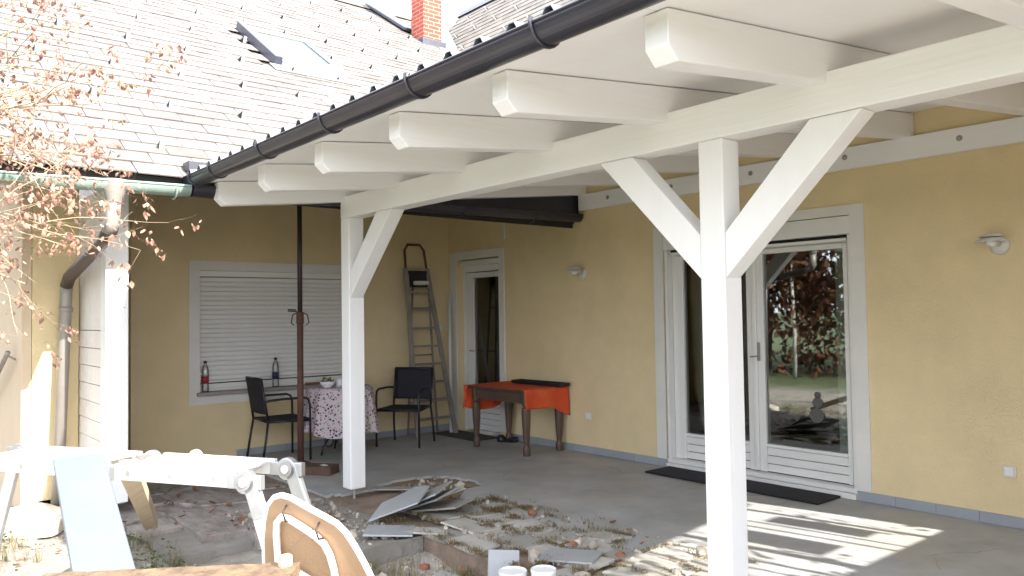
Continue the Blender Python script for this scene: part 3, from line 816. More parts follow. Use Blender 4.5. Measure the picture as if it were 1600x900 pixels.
# ridge capping
m = MB()
yy = Y0
while yy < Y1:
    a = roof_pt(yy, SL - 0.02, 0.04)
    MB().prism([a + Vector((0.16, 0, -0.10)), a + Vector((0.03, 0, 0.02)), a + Vector((-0.06, 0, 0.02)), a + Vector((-0.2, 0, -0.10))], (0, 0.48, 0)).build('ridge_cap', 'slate', roof)
    yy += 0.485
# back slope so the roof is a solid body
m = MB(); rp_ = roof_pt(Y0, SL, 0); m.prism([(rp_.x, Y0, rp_.z), (rp_.x - 7, Y0, rp_.z - 7 * TAN), (rp_.x - 7, Y0, rp_.z - 7 * TAN - 0.1), (rp_.x, Y0, rp_.z - 0.1)], (0, Y1 - Y0, 0)); m.build('back_slope', 'deck', roof)

# --- roof window
sw = bpy.data.objects.new('roof_window', None); C.objects.link(sw); sw.parent = house; sw['_o'] = (0, 0, 0)
def rbox(y0, y1, s0, s1, h0, h1):
    m = MB()
    vs = [roof_pt(y, s, h) for h in (h0, h1) for (y, s) in ((y0, s0), (y1, s0), (y1, s1), (y0, s1))]
    m.add(vs, [(0, 3, 2, 1), (4, 5, 6, 7), (0, 1, 5, 4), (1, 2, 6, 5), (2, 3, 7, 6), (3, 0, 4, 7)])
    return m
rbox(SKY_Y0, SKY_Y0 + .10, SKY_S0, SKY_S1, 0.0, 0.13).build('left_casing', 'lead', sw, bevel=0.008)  # casing's unlit side, painted darker than the other three
m = MB()
for a in ((SKY_Y1 - .10, SKY_Y1, SKY_S0, SKY_S1), (SKY_Y0 + .101, SKY_Y1 - .101, SKY_S0, SKY_S0 + .14), (SKY_Y0 + .101, SKY_Y1 - .101, SKY_S1 - .14, SKY_S1)):
    b = rbox(*a, 0.0, 0.09); m.add(b.v, b.f)
m.build('casing', 'zinc', sw, bevel=0.008)
m = MB()
for a in ((SKY_Y0 + .06, SKY_Y0 + .15, SKY_S0 + .08, SKY_S1 - .08), (SKY_Y1 - .13, SKY_Y1 - .05, SKY_S0 + .08, SKY_S1 - .08), (SKY_Y0 + .15, SKY_Y1 - .13, SKY_S0 + .08, SKY_S0 + .2), (SKY_Y0 + .15, SKY_Y1 - .13, SKY_S1 - .2, SKY_S1 - .08)):
    b = rbox(*a, 0.091, 0.11); m.add(b.v, b.f)
m.build('sash', 'trim', sw)
rbox(SKY_Y0 + .14, SKY_Y1 - .12, SKY_S0 + .18, SKY_S1 - .18, 0.082, 0.088).build('pane', 'skyglass', sw)
rbox(SKY_Y0 + .1, SKY_Y1 - .1, SKY_S0 + .14, SKY_S1 - .14, 0.0, 0.01).build('blind', 'blueblind', sw)  # added sheet whose blue imitates the sky's reflection
rbox(SKY_Y0 - .06, SKY_Y1 + .10, SKY_S0 - .24, SKY_S0 - .005, 0.022, 0.034).build('apron_flashing', 'zinc', sw)

# --- second roof over the terrace wall
r2 = bpy.data.objects.new('second_roof', None); C.objects.link(r2); r2.parent = house; r2['_o'] = (0, 0, 0)
BE = math.radians(48)
def r2pt(x, s, h=0.0): return Vector((x, -0.27 + s * math.cos(BE) - h * math.sin(BE), 3.10 + s * math.sin(BE) + h * math.cos(BE)))
R2X0, R2X1, R2S = -5.5, 8.9, 6.95
m = MB(); q = [r2pt(R2X0, 0, -.012), r2pt(R2X1, 0, -.012), r2pt(R2X1, R2S, -.012), r2pt(R2X0, R2S, -.012)]
lo = [v - Vector((0, -math.sin(BE), math.cos(BE))) * 0.09 for v in q]
m.add(q + lo, [(0, 1, 2, 3), (7, 6, 5, 4), (0, 4, 5, 1), (1, 5, 6, 2), (2, 6, 7, 3), (3, 7, 4, 0)]); m.build('roof_deck', 'deck', r2)
RB2 = Matrix(((1, 0, 0, 0), (0, math.cos(BE), -math.sin(BE), 0), (0, math.sin(BE), math.cos(BE), 0), (0, 0, 0, 1)))
s2 = []
for k in range(4):
    me = slate_mes[k].copy(); me.materials.clear(); me.materials.append(M['slate2']); s2.append(me)
cells = []
for r in range(int(R2S / SE) + 1):
    for c in range(int((R2X1 - R2X0) / SW) + 1):
        x = R2X0 + SW / 2 + c * SW + (SW / 2 if r % 2 else 0); s = r * SE - 0.02
        if x > 5 and s > 0.5: continue
        pp = px_of(r2pt(x, s))
        vis = pp is not None and 640 < pp[0] < 1010 and -20 < pp[1] < 130 and s > 2.0
        cells.append((1 / (r2pt(x, s) - CAM).length if vis else -1, x, s))
cells.sort(reverse=True)
rest = MB()
for k, (size, x, s) in enumerate(cells):
    mw = RB2.copy(); mw.translation = r2pt(x, s, random.uniform(0, .005)); mw = mw @ Matrix.Rotation(random.uniform(-.015, .015), 4, 'Z')
    me = s2[random.randrange(4)]
    if k < 280 and size > 0: inst(me, 'slate', None, r2, mw)
    else: rest.add([mw @ v.co for v in me.vertices], [tuple(p.vertices) for p in me.polygons])
o = rest.build('far_slates', 'slate2', r2, fix=False); o['kind'] = 'stuff'
for r in range(1, 8):
    for c in range(20):
        x = R2X0 + 0.4 + c * 0.64 + (0.32 if r % 2 else 0); s = 0.6 + r * 0.82
        if x > 2.5: continue
        mw = RB2.copy(); mw.translation = r2pt(x, s, 0.006); inst(gme, 'snow_guard', None, r2, mw)
x = R2X0
while x < 1.5:
    a = r2pt(x, R2S, 0.03)
    MB().prism([a + Vector((0, -0.16, -0.14)), a + Vector((0, -0.03, 0.03)), a + Vector((0, 0.06, 0.03)), a + Vector((0, 0.2, -0.12))], (0.5, 0, 0)).build('ridge_cap', 'lead', r2)
    x += 0.505
m = MB(); a = r2pt(R2X0, R2S); m.prism([(R2X0, a.y, a.z), (R2X0, a.y + 4, a.z - 4.4), (R2X0, a.y + 4, a.z - 4.5), (R2X0, a.y, a.z - 0.1)], (R2X1 - R2X0, 0, 0)); m.build('back_slope', 'deck', r2)
# gable wall below the verge and the valley gutter
m = MB(); m.add([(R2X0 + 0.05, -0.1, 2.6), (R2X0 + 0.05, 8.2, 2.6), (R2X0 + 0.05, a.y, a.z - 0.15), (R2X0 + 0.15, -0.1, 2.6), (R2X0 + 0.15, 8.2, 2.6), (R2X0 + 0.15, a.y, a.z - 0.15)], [(0, 1, 2), (5, 4, 3), (0, 3, 4, 1), (1, 4, 5, 2), (2, 5, 3, 0)]); m.build('gable_wall', 'trim', r2)
def valley(x):
    z = EZ + TAN * (EX - x)
    return Vector((x, -0.27 + (z - 3.10) / math.tan(BE), z))
m = MB()
va, vb = valley(1.6), valley(-5.5)
off_n = Vector((math.sin(TH) * .5, -math.sin(BE) * .5, 1)).normalized() * 0.03
wv1 = (roof_pt(va.y - .34, (EX - va.x) / math.cos(TH), 0.025), roof_pt(vb.y - .34, (EX - vb.x) / math.cos(TH), 0.025))
m.add([va + off_n, vb + off_n, wv1[1], wv1[0]], [(0, 1, 2, 3)]); 
m.add([va + off_n, vb + off_n, vb + Vector((.12, .0, .05)), va + Vector((.12, .0, .05))], [(0, 1, 2, 3)])
m.build('valley_flashing', 'zinc', r2)
# --- chimney
ch = bpy.data.objects.new('chimney', None); C.objects.link(ch); ch.parent = house; ch['_o'] = (-4.25, 2.55, 6.0); ch.location = (-4.25, 2.55, 6.0)
m = MB(); m.box((-4.46, 2.33, 5.5), (-4.02, 2.76, 9.4)); m.build('stack', 'brick', ch, bevel=0.006)
m = MB(); m.box((-4.52, 2.27, 6.5), (-3.96, 2.82, 6.86)); m.build('flashing', 'lead', ch, bevel=0.01)
m = MB(); m.bar((-6.0, 2.34, 8.12), (-4.5, 2.36, 7.16), 0.34, 0.06); m.build('saddle_flashing', 'lead', ch, bevel=0.01)
m = MB(); m.box((-4.52, 2.27, 9.4), (-3.96, 2.82, 9.5)); m.build('cap', 'concrete', ch)

# --- eave gutters (half round) and the downpipe
def half_gutter(p, q, r, n=14, t=0.004, full=math.pi):
    p, q = Vector(p), Vector(q); d = (q - p).normalized(); sd = d.cross(Vector((0, 0, 1))).normalized()
    m = MB(); ring = []
    for k in range(n + 1):
        a = math.pi + (k / n) * math.pi
        ring.append((math.cos(a) * r, math.sin(a) * r))
    for k in range(n + 1):
        a = 2 * math.pi - (k / n) * math.pi
        ring.append((math.cos(a) * (r - t), math.sin(a) * (r - t)))
    m.prism([p + sd * a + Vector((0, 0, b)) for a, b in ring], q - p)
    # rolled bead on both lips
    m.tube([p + sd * r, q + sd * r], 0.009, 8); m.tube([p - sd * r, q - sd * r], 0.007, 8)
    # end caps
    for e in (p, q):
        m.prism([e + sd * math.cos(math.pi + k / n * math.pi) * r + Vector((0, 0, math.sin(math.pi + k / n * math.pi) * r)) for k in range(n + 1)], d * 0.003)
    return m
half_gutter((2.46, -4.13, 2.493), (2.46, -0.02, 2.565), 0.072).build('eave_gutter', 'anthracite', house)
half_gutter((2.46, -6.9, 2.443), (2.46, -4.145, 2.492), 0.072).build('green_gutter', 'patina', house)
for y in (-6.4, -5.7, -5.05, -4.25):
    MB().tube([Vector((2.46, y, 2.47)) + Vector((math.cos(a) * 0.077, 0, math.sin(a) * 0.077)) for a in [math.pi + i / 10 * math.pi for i in range(11)]], 0.007, 6).build('gutter_bracket', 'patina', house)
for y in (-3.4, -2.5, -1.6, -0.7):
    MB().tube([Vector((2.46, y, 2.53)) + Vector((math.cos(a) * 0.077, 0, math.sin(a) * 0.077)) for a in [math.pi + i / 10 * math.pi for i in range(11)]], 0.007, 6).build('gutter_bracket', 'anthracite', house)
m = MB(); m.box((2.33, -3.95, 2.44), (2.36, -0.01, 2.56)); m.box((2.33, -6.9, 2.44), (2.36, -3.951, 2.56)); m.build('fascia_board', 'deck', house)
dp = bpy.data.objects.new('downpipe', None); C.objects.link(dp); dp.parent = house; dp['_o'] = (0, 0, 0)
MB().lathe([(0.052, -0.16), (0.054, -0.15), (0.058, -0.13), (0.085, -0.05), (0.092, 0.0), (0.092, 0.005)], (2.46, -4.66, 2.49), 20).build('funnel', 'pipe', dp, smooth=True)
MB().tube([(2.46, -4.66, 2.36), (2.46, -4.67, 2.18), (2.43, -4.68, 2.12)], 0.05, 16).build('upper_pipe', 'pipe', dp, smooth=True)
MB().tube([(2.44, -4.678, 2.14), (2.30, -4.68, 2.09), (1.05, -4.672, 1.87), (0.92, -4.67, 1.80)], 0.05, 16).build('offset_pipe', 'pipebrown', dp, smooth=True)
MB().tube([(0.935, -4.67, 1.83), (0.91, -4.672, 1.7), (0.91, -4.735, -0.14)], 0.048, 16).build('lower_pipe', 'pipe', dp, smooth=True)
MB().tube([(0.91, -4.672, 1.62), (0.91, -4.674, 1.58)], 0.056, 16).build('pipe_collar', 'pipe', dp, smooth=True)
# handrail on the porch side wall
hr = thing('handrail', 'sloping grey handrail fixed to the shaded tan wall at the far left', 'handrail', (0.2, -5.03, 0.9))
MB().tube([(-2.2, -5.05, 0.25), (0.52, -5.05, 1.22), (0.58, -5.05, 1.235)], 0.021, 10).build('rail', 'dullalu', hr, smooth=True)
MB().tube([(0.50, -5.045, 1.21), (0.50, -4.982, 1.17)], 0.009, 8).build('bracket', 'dullalu', hr)
MB().tube([(-0.6, -5.045, 0.81), (-0.6, -4.982, 0.78)], 0.009, 8).build('bracket', 'dullalu', hr)

# ================================================================== THE CARPORT
cp = thing('white_carport', 'white painted timber terrace roof with posts, braces and dark gutter', 'carport', (5.6, -2.0, 0))
def zb(y): return 2.783 + 0.108 * y            # underside of the rafters
RD = 0.180                                      # rafter depth
RX = [2.585 + 0.8535 * i for i in range(8)]
YT = -3.965                                     # rafter tails
for i, x in enumerate(RX):
    x0 = x - 0.105
    y0, y1 = YT, -0.004
    prof = [(y1, zb(y1)), (y1, zb(y1) + RD), (y0, zb(y0) + RD), (y0, zb(y0) + 0.055), (y0 + 0.052, zb(y0 + 0.052))]
    MB().prism([(x0, a, b) for a, b in prof], (0.105, 0, 0)).build('rafter', 'timber_y', cp, bevel=0.005)
# ceiling panels, one per bay, and the last strip over the right verge
edges = [2.40] + [x - 0.052 for x in RX[1:]] + [8.95]
for i in range(len(edges) - 1):
    a, b = edges[i] + 0.002, edges[i + 1] - 0.002
    def top(y): return zb(y) + RD
    m = MB(); m.prism([(a, -0.004, top(0) + 0.004), (a, -4.03, top(-4.03) + 0.004), (a, -4.03, top(-4.03) + 0.022), (a, -0.004, top(0) + 0.022)], (b - a, 0, 0)); m.build('ceiling_panel', 'timber', cp)
# trapezoid roof sheets with ribs
rs = bpy.data.objects.new('roof_sheet', None); C.objects.link(rs); rs.parent = cp; rs['_o'] = tuple(cp.location)
sh = MB()
yo, yi = -4.16, 0.0
def tz(y): return zb(y) + RD + 0.07
x = 2.36
prof = []
while x < 8.9:
    prof += [(x, 0), (x + 0.125, 0), (x + 0.145, 0.03), (x + 0.18, 0.03), (x + 0.20, 0)]
    x += 0.2075
prof.append((8.97, 0))
n = len(prof)
sh.v = [(a, yo, tz(yo) + b) for a, b in prof] + [(a, yi, tz(yi) + b) for a, b in prof]
sh.f = [(i, i + 1, n + i + 1, n + i) for i in range(n - 1)]
o = sh.build('corrugated_sheet', 'sheet', rs, fix=False); md = o.modifiers.new('t', 'SOLIDIFY'); md.thickness = 0.004
# closing pieces at the left verge
m = MB(); m.prism([(2.40, -0.02, 2.52), (2.40, -4.05, 2.44), (2.40, -4.05, tz(-4.05) + 0.035), (2.40, -0.02, tz(0) + 0.035)], (0.06, 0, 0)); m.build('verge_flashing', 'anthracite', cp)
m = MB(); m.box((2.37, -4.12, 2.47), (2.479, -3.97, 2.625)); m.box((2.30, -4.14, 2.626), (2.44, -3.9, 2.70)); m.build('verge_end_box', 'anthracite', cp, bevel=0.006)
m = MB(); m.prism([(8.93, -0.004, zb(0)), (8.93, -4.03, zb(-4.03)), (8.93, -4.03, zb(-4.03) + RD), (8.93, -0.004, zb(0) + RD)], (0.03, 0, 0)); m.build('verge_board', 'timber_y', cp)  # unseen board past the last rafter, added to set the sun patch's edge
# gutter
gz = 2.572
half_gutter((8.99, -4.105, gz), (2.42, -4.105, gz - 0.006), 0.072, 16).build('gutter', 'anthracite', cp)
for i, x in enumerate([2.56] + [2.98 + 0.8535 * k for k in range(7)]):
    MB().tube([Vector((x, -4.105, gz)) + Vector((0, math.cos(a) * 0.078, math.sin(a) * 0.078)) for a in [math.pi - 0.25 + i / 14 * (math.pi + 0.5) for i in range(15)]], 0.008, 6).build('gutter_bracket', 'anthracite', cp)
# beam and wall plate
m = MB(); m.box((2.50, -2.907, 2.332), (8.9, -2.762, 2.516)); m.build('beam', 'timber_x', cp, bevel=0.006)
wp = MB().box((2.50, -0.062, 2.612), (8.64, -0.001, 2.782)).build('wall_plate', 'timber_x', cp, bevel=0.005)
for x in (2.935, 3.762, 4.635, 5.488, 6.33, 7.18, 8.03):
    MB().lathe([(0.022, 0), (0.022, 0.003), (0.013, 0.004), (0.012, 0.012), (0.005, 0.014)], (x, -0.0625, 2.705), 14, 'y').build('bolt', 'dullalu', wp)
# posts with steel feet, braces
def post(x0, y0, wd, zt, parent, z0=0.07):
    p = MB().box((x0, y0, z0), (x0 + wd, y0 + wd, zt)).build('post', 'timber_z', parent, bevel=0.007)
    c = (x0 + wd / 2, y0 + wd / 2)
    f = MB(); f.box((x0 + 0.02, y0 + 0.02, z0 - 0.008), (x0 + wd - 0.02, y0 + wd - 0.02, z0 - 0.0005)); f.tube([(c[0], c[1], z0 - 0.008), (c[0], c[1], -0.16)], 0.012, 8)
    f.build('steel_foot', 'joint', p)
    return p
post(2.50, -2.907 + 0.003, 0.14, 2.331, cp)
post(6.18, -2.907 + 0.003, 0.139, 2.331, cp, 0.03)
def brace(xa, za, xb, zb_):
    d = Vector((xb - xa, 0, zb_ - za)).normalized(); nn = Vector((-d.z, 0, d.x)) * 0.071
    # ends cut plumb against the post and level against the beam
    sgn = 1 if xb > xa else -1
    poly = [(xa, -2.895, za), (xa, -2.895, za + 0.205), (xb - sgn * 0.0, -2.895, zb_)]
    poly = [Vector((xa, -2.900, za)), Vector((xb, -2.900, zb_)), Vector((xb - sgn * 0.235, -2.900, zb_)), Vector((xa, -2.900, za + 0.215))]
    MB().prism(poly, (0, 0.12, 0)).build('brace', 'timber_z', cp, bevel=0.005)
brace(2.642, 1.655, 3.315, 2.330)
brace(6.321, 1.66, 7.0, 2.330)
brace(6.178, 1.66, 5.515, 2.330)
# lone post under the old eave at the left
lp = thing('eave_post', 'white timber post on a steel foot beside the grey downpipe', 'post', (1.66, -4.465, -0.14))
post(1.575, -4.55, 0.168, 2.56, lp, 0.06)
lp.children[0].name = 'shaft'
m = MB(); m.box((1.56, -6.9, 2.562), (1.76, -0.05, 2.74)); m.build('eave_purlin', 'deck', house)
m = MB(); m.box((1.15, -6.9, 2.64), (1.35, -0.05, 2.84)); m.build('eave_purlin', 'deck', house)
#@@PART3
# ================================================================== FURNITURE
def make_chair(label, loc, rz):
    t = thing('garden_chair', label, 'chair', loc, rz, 'black tube garden chairs', local=True)
    r = 0.0125
    for s in (-1, 1):
        x = s * 0.262
        # rear leg runs up into the back upright
        MB().tube([(x * 0.97, 0.27, 0.0), (x * 0.95, 0.235, 0.22), (x * 0.90, 0.205, 0.43)], r, 10).build('leg', 'black', t, smooth=True)
        MB().tube([(x, -0.235, 0.0), (x, -0.235, 0.42), (x, -0.232, 0.58), (x, -0.215, 0.635), (x, -0.17, 0.655), (x, 0.06, 0.655), (x * 0.96, 0.20, 0.645), (x * 0.92, 0.243, 0.635)], r, 10).build('leg', 'black', t, smooth=True)
        MB().tube([(x * 0.90, 0.205, 0.43), (x * 0.90, 0.235, 0.62), (x * 0.90, 0.275, 0.87)], r, 10).build('back_upright', 'black', t, smooth=True)
    MB().tube([(-0.236, 0.275, 0.868), (0.236, 0.275, 0.868)], r, 10).build('top_rail', 'black', t, smooth=True)
    MB().tube([(-0.262, -0.235, 0.415), (0.262, -0.235, 0.415)], r, 10).build('front_rail', 'black', t, smooth=True)
    MB().tube([(-0.236, 0.205, 0.425), (0.236, 0.205, 0.425)], r, 10).build('rear_rail', 'black', t, smooth=True)
    for s in (-1, 1):
        MB().tube([(s * 0.262, -0.235, 0.415), (s * 0.236, 0.205, 0.425)], r, 10).build('side_rail', 'black', t, smooth=True)
    # sagging seat
    m = MB(); n = 10
    for i in range(n + 1):
        for j in range(n + 1):
            u, v = i / n, j / n
            hx = 0.255 + (0.23 - 0.255) * v
            m.v.append(((2 * u - 1) * hx, -0.24 + 0.445 * v, 0.435 - 0.022 * math.sin(math.pi * u) * math.sin(math.pi * v)))
    m.f = [(i * (n + 1) + j, (i + 1) * (n + 1) + j, (i + 1) * (n + 1) + j + 1, i * (n + 1) + j + 1) for i in range(n) for j in range(n)]
    o = m.build('seat', 'mesh', t, smooth=True, fix=False); md = o.modifiers.new('t', 'SOLIDIFY'); md.thickness = 0.008
    m = MB()
    for i in range(n + 1):
        for j in range(n + 1):
            u, v = i / n, j / n
            z = 0.505 + 0.365 * v
            m.v.append(((2 * u - 1) * 0.236, 0.216 + 0.06 * v + 0.02 * math.sin(math.pi * u), z))
    m.f = [(i * (n + 1) + j, (i + 1) * (n + 1) + j, (i + 1) * (n + 1) + j + 1, i * (n + 1) + j + 1) for i in range(n) for j in range(n)]
    o = m.build('backrest', 'mesh', t, smooth=True, fix=False); md = o.modifiers.new('t', 'SOLIDIFY'); md.thickness = 0.01
    return t
make_chair('black garden chair under the window, turned sideways towards the round table', (0.47, -2.57, 0.003), math.radians(176))
make_chair('black garden chair in front of the stepladder, facing the terrace', (0.63, -1.10, 0.003), math.radians(35))

# round bistro table with flowered cloth
RT = (0.60, -1.93)
t = thing('bistro_table', 'small round iron table hidden under a flowered cloth', 'table', (RT[0], RT[1], 0.0))
MB().lathe([(0.335, 0.705), (0.34, 0.712), (0.34, 0.728), (0.33, 0.732)], (RT[0], RT[1], 0), 32).build('tabletop', 'black', t)
for k in range(3):
    a = math.radians(-75 + 120 * k)
    P = lambda r, z: (RT[0] + r * math.cos(a), RT[1] + r * math.sin(a), z)
    MB().tube([P(0.26, 0.70), P(0.22, 0.55), P(0.10, 0.36), P(0.13, 0.22), P(0.24, 0.10), P(0.27, 0.012)], 0.011, 8).build('leg', 'black', t, smooth=True)
    MB().tube([P(0.16 + 0.06 * math.cos(b), 0.15 + 0.06 * math.sin(b)) for b in [i / 12 * 2 * math.pi for i in range(13)]], 0.007, 6).build('scroll', 'black', t, smooth=True)
def round_cloth():
    m = MB(); n = 128
    rings = [(0.0, 0.737, 0), (0.2, 0.737, 0), (0.33, 0.737, 0), (0.347, 0.728, 0.1), (0.355, 0.69, 0.3), (0.368, 0.58, 0.6), (0.382, 0.45, 0.85), (0.398, 0.33, 1.0), (0.41, 0.245, 1.05)]
    for r, z, w_ in rings:
        for k in range(n):
            a = 2 * math.pi * k / n
            fold = 0.026 * math.sin(11 * a + 0.7) + 0.014 * math.sin(17 * a + 2) + 0.01 * math.sin(5 * a)
            rr = r + w_ * fold
            m.v.append((RT[0] + rr * math.cos(a), RT[1] + rr * math.sin(a), z + (w_ > 0.9) * 0.03 * math.sin(4 * a + 1)))
    for i in range(len(rings) - 1):
        for k in range(n):
            m.f.append((i * n + k, i * n + (k + 1) % n, (i + 1) * n + (k + 1) % n, (i + 1) * n + k))
    return m
single('tablecloth', round_cloth(), 'flower', 'white cloth with small dark flowers draped over the round table', 'tablecloth', (RT[0], RT[1], 0.25), smooth=True)
def bowl(c, r, h):
    return MB().lathe([(r * 0.45, 0), (r * 0.5, 0.006), (r * 0.85, h * 0.55), (r, h), (r - 0.006, h), (r * 0.8, h * 0.55), (r * 0.4, 0.012)], c, 24)
bz = 0.739
t = thing('salad_bowl', 'white bowl filled with dark scraps on the flowered cloth', 'bowl', (0.72, -2.14, bz))
bowl((0.72, -2.14, bz), 0.085, 0.07).build('shell', 'ceramic', t, smooth=True)
m = MB()
for k in range(26):
    a, r = random.uniform(0, 6.28), 0.06 * math.sqrt(random.random())
    c = Vector((0.72 + r * math.cos(a), -2.14 + r * math.sin(a), bz + 0.07 + random.uniform(-.01, .035)))
    m.bar(c - Vector((random.uniform(-.02, .02), random.uniform(-.02, .02), 0.012)), c + Vector((random.uniform(-.02, .02), random.uniform(-.02, .02), .012)), 0.016, 0.005)
o = m.build('contents', 'moss', t); o['kind'] = 'stuff'
t = thing('mug', 'pale mug beside the filled bowl on the flowered cloth', 'mug', (0.72, -1.99, bz))
MB().lathe([(0.034, 0), (0.04, 0.004), (0.043, 0.09), (0.039, 0.09), (0.036, 0.01)], (0.72, -1.99, bz), 20).build('body', 'ceramic', t, smooth=True)
MB().tube([(0.74, -1.955, bz + 0.075), (0.75, -1.93, bz + 0.065), (0.75, -1.93, bz + 0.035), (0.74, -1.955, bz + 0.022)], 0.006, 8).build('ear', 'ceramic', t, smooth=True)
single('saucer', MB().lathe([(0.03, 0), (0.055, 0.008), (0.075, 0.016), (0.072, 0.018), (0.03, 0.006)], (0.83, -2.03, bz), 24), 'ceramic', 'small white saucer at the front of the flowered cloth', 'saucer', (0.83, -2.03, bz), smooth=True)
t = thing('wicker_basket', 'low brown basket half hidden by the carport post', 'basket', (0.62, -1.80, bz))
MB().lathe([(0.08, 0), (0.09, 0.005), (0.105, 0.07), (0.1, 0.075), (0.082, 0.012)], (0.62, -1.80, bz), 20).build('body', 'walnut', t)
MB().tube([Vector((0.62, -1.80, bz + 0.07)) + Vector((0, math.cos(a) * 0.1, math.sin(a) * 0.09)) for a in [i / 10 * math.pi for i in range(11)]], 0.007, 8).build('carry_handle', 'black', t, smooth=True)

# wooden table with orange cloth
TX0, TX1, TY0, TY1, TZ = 1.24, 2.26, -0.66, -0.06, 0.70
t = thing('wooden_table', 'old dark wooden table with turned legs against the yellow wall', 'table', (1.75, -0.36, 0))
MB().box((TX0, TY0, TZ - 0.03), (TX1, TY1, TZ)).build('tabletop', 'walnut', t, bevel=0.006)
MB().box((TX0 + 0.05, TY0 + 0.035, TZ - 0.15), (TX1 - 0.05, TY0 + 0.06, TZ - 0.031)).build('apron', 'walnut', t, bevel=0.003)
MB().box((TX0 + 0.10, TY0 + 0.028, TZ - 0.13), (TX1 - 0.10, TY0 + 0.0345, TZ - 0.05)).build('drawer_front', 'walnut', t, bevel=0.003)
MB().box((TX0 + 0.05, TY1 - 0.06, TZ - 0.15), (TX1 - 0.05, TY1 - 0.035, TZ - 0.031)).build('apron', 'walnut', t)
for x in (TX0 + 0.03, TX1 - 0.055):
    MB().box((x, TY0 + 0.062, TZ - 0.15), (x + 0.025, TY1 - 0.062, TZ - 0.031)).build('apron', 'walnut', t)
legp = [(0.034, 0.0), (0.038, 0.01), (0.042, 0.06), (0.036, 0.09), (0.028, 0.11), (0.034, 0.16), (0.046, 0.33), (0.05, 0.46), (0.045, 0.50), (0.03, 0.515), (0.044, 0.53), (0.046, 0.67)]
for x in (TX0 + 0.10, TX1 - 0.055):
    for y in (TY0 + 0.062, TY1 - 0.06):
        MB().lathe(legp, (x, y, 0.002), 10).build('leg', 'walnut', t)
def orange_cloth():
    m = MB(); nu, nv = 60, 34
    zt = TZ + 0.004
    # the sheet is laid out in (u, v) on the top and folded down past three edges; the front edge stops at the table's edge
    U0, U1, V0, V1 = TX0 - 0.27, TX1 + 0.22, TY0 - 0.012, TY1 + 0.03
    for i in range(nu + 1):
        for j in range(nv + 1):
            u = U0 + (U1 - U0) * i / nu; v = V0 + (V1 - V0) * j / nv
            x, y, z = u, v, zt + 0.003 * mnoise.noise(Vector((u * 6, v * 6, 1)))
            if u > TX1 + 0.004:
                d = u - TX1; z = zt - d * 0.96; x = TX1 + 0.010 + 0.02 * d + 0.018 * math.sin(v * 17 + 1) * d / 0.2
                z -= 0.10 * max(0, (v - (TY1 - 0.22)) / 0.25) * d / 0.2
            elif u < TX0 - 0.004:
                d = TX0 - u; z = zt - d * 0.97; x = TX0 - 0.012 - 0.05 * d + 0.028 * math.sin(v * 19) * d / 0.27
                z -= 0.05 * math.sin((v - TY0) * 6) * d / 0.27
            m.v.append((x, y, z))
    m.f = [(i * (nv + 1) + j, (i + 1) * (nv + 1) + j, (i + 1) * (nv + 1) + j + 1, i * (nv + 1) + j + 1) for i in range(nu) for j in range(nv)]
    # the end that hangs round the front left corner
    o = len(m.v); k = 10
    for i in range(k + 1):
        for j in range(7):
            a = i / k; b = j / 6
            m.v.append((TX0 - 0.016 + 0.075 * a + 0.006 * math.sin(b * 4), TY0 - 0.02 - 0.02 * math.sin(a * 9) * b - 0.008, zt - 0.002 - b * (0.27 - 0.22 * a)))
    m.f += [(o + i * 7 + j, o + (i + 1) * 7 + j, o + (i + 1) * 7 + j + 1, o + i * 7 + j + 1) for i in range(k) for j in range(6)]
    # the strip that hangs behind, seen below the apron
    o = len(m.v); k = 30
    for i in range(k + 1):
        a = i / k; x = TX0 + 0.02 + (TX1 - TX0 - 0.04) * a
        m.v += [(x, TY1 + 0.031, zt), (x, TY1 + 0.034 + 0.006 * math.sin(a * 30), zt - 0.24 + 0.02 * math.sin(a * 7))]
    m.f += [(o + 2 * i, o + 2 * i + 2, o + 2 * i + 3, o + 2 * i + 1) for i in range(k)]
    return m
oc = single('orange_cloth', orange_cloth(), 'orange', 'bright orange cloth over the dark wooden table', 'tablecloth', (1.75, -0.36, TZ), smooth=True)
oc.modifiers.new('t', 'SOLIDIFY').thickness = 0.003
t = thing('serving_tray', 'long flat black tray at the back of the orange cloth', 'tray', (1.95, -0.14, TZ + 0.012))
MB().box((1.52, -0.22, TZ + 0.010), (2.32, -0.06, TZ + 0.018)).build('base', 'black', t)
m = MB(); m.box((1.52, -0.225, TZ + 0.0185), (2.32, -0.213, TZ + 0.045)); m.box((1.52, -0.067, TZ + 0.0185), (2.32, -0.055, TZ + 0.045)); m.box((1.515, -0.212, TZ + 0.0185), (1.527, -0.068, TZ + 0.045)); m.box((2.313, -0.212, TZ + 0.0185), (2.325, -0.068, TZ + 0.045)); m.build('rim', 'black', t)
# shoes by the narrow door
t = thing('black_clog', 'single black clog on the floor behind the wooden table', 'shoe', (1.33, -0.16, 0.0), math.radians(25), local=True)
MB().add([], []).lathe([(0.02, 0), (0.05, 0.0), (0.055, 0.02), (0.05, 0.05), (0.03, 0.075), (0.01, 0.08)], (-0.06, 0, 0.004), 16).build('toe_cap', 'black', t, smooth=True)
MB().box((-0.10, -0.045, 0.003), (0.15, 0.045, 0.028)).build('sole', 'black', t, bevel=0.012)
MB().tube([(0.02, -0.045, 0.03), (0.12, -0.04, 0.055), (0.15, 0, 0.06), (0.12, 0.04, 0.055), (0.02, 0.045, 0.03)], 0.012, 8).build('heel_strap', 'black', t, smooth=True)

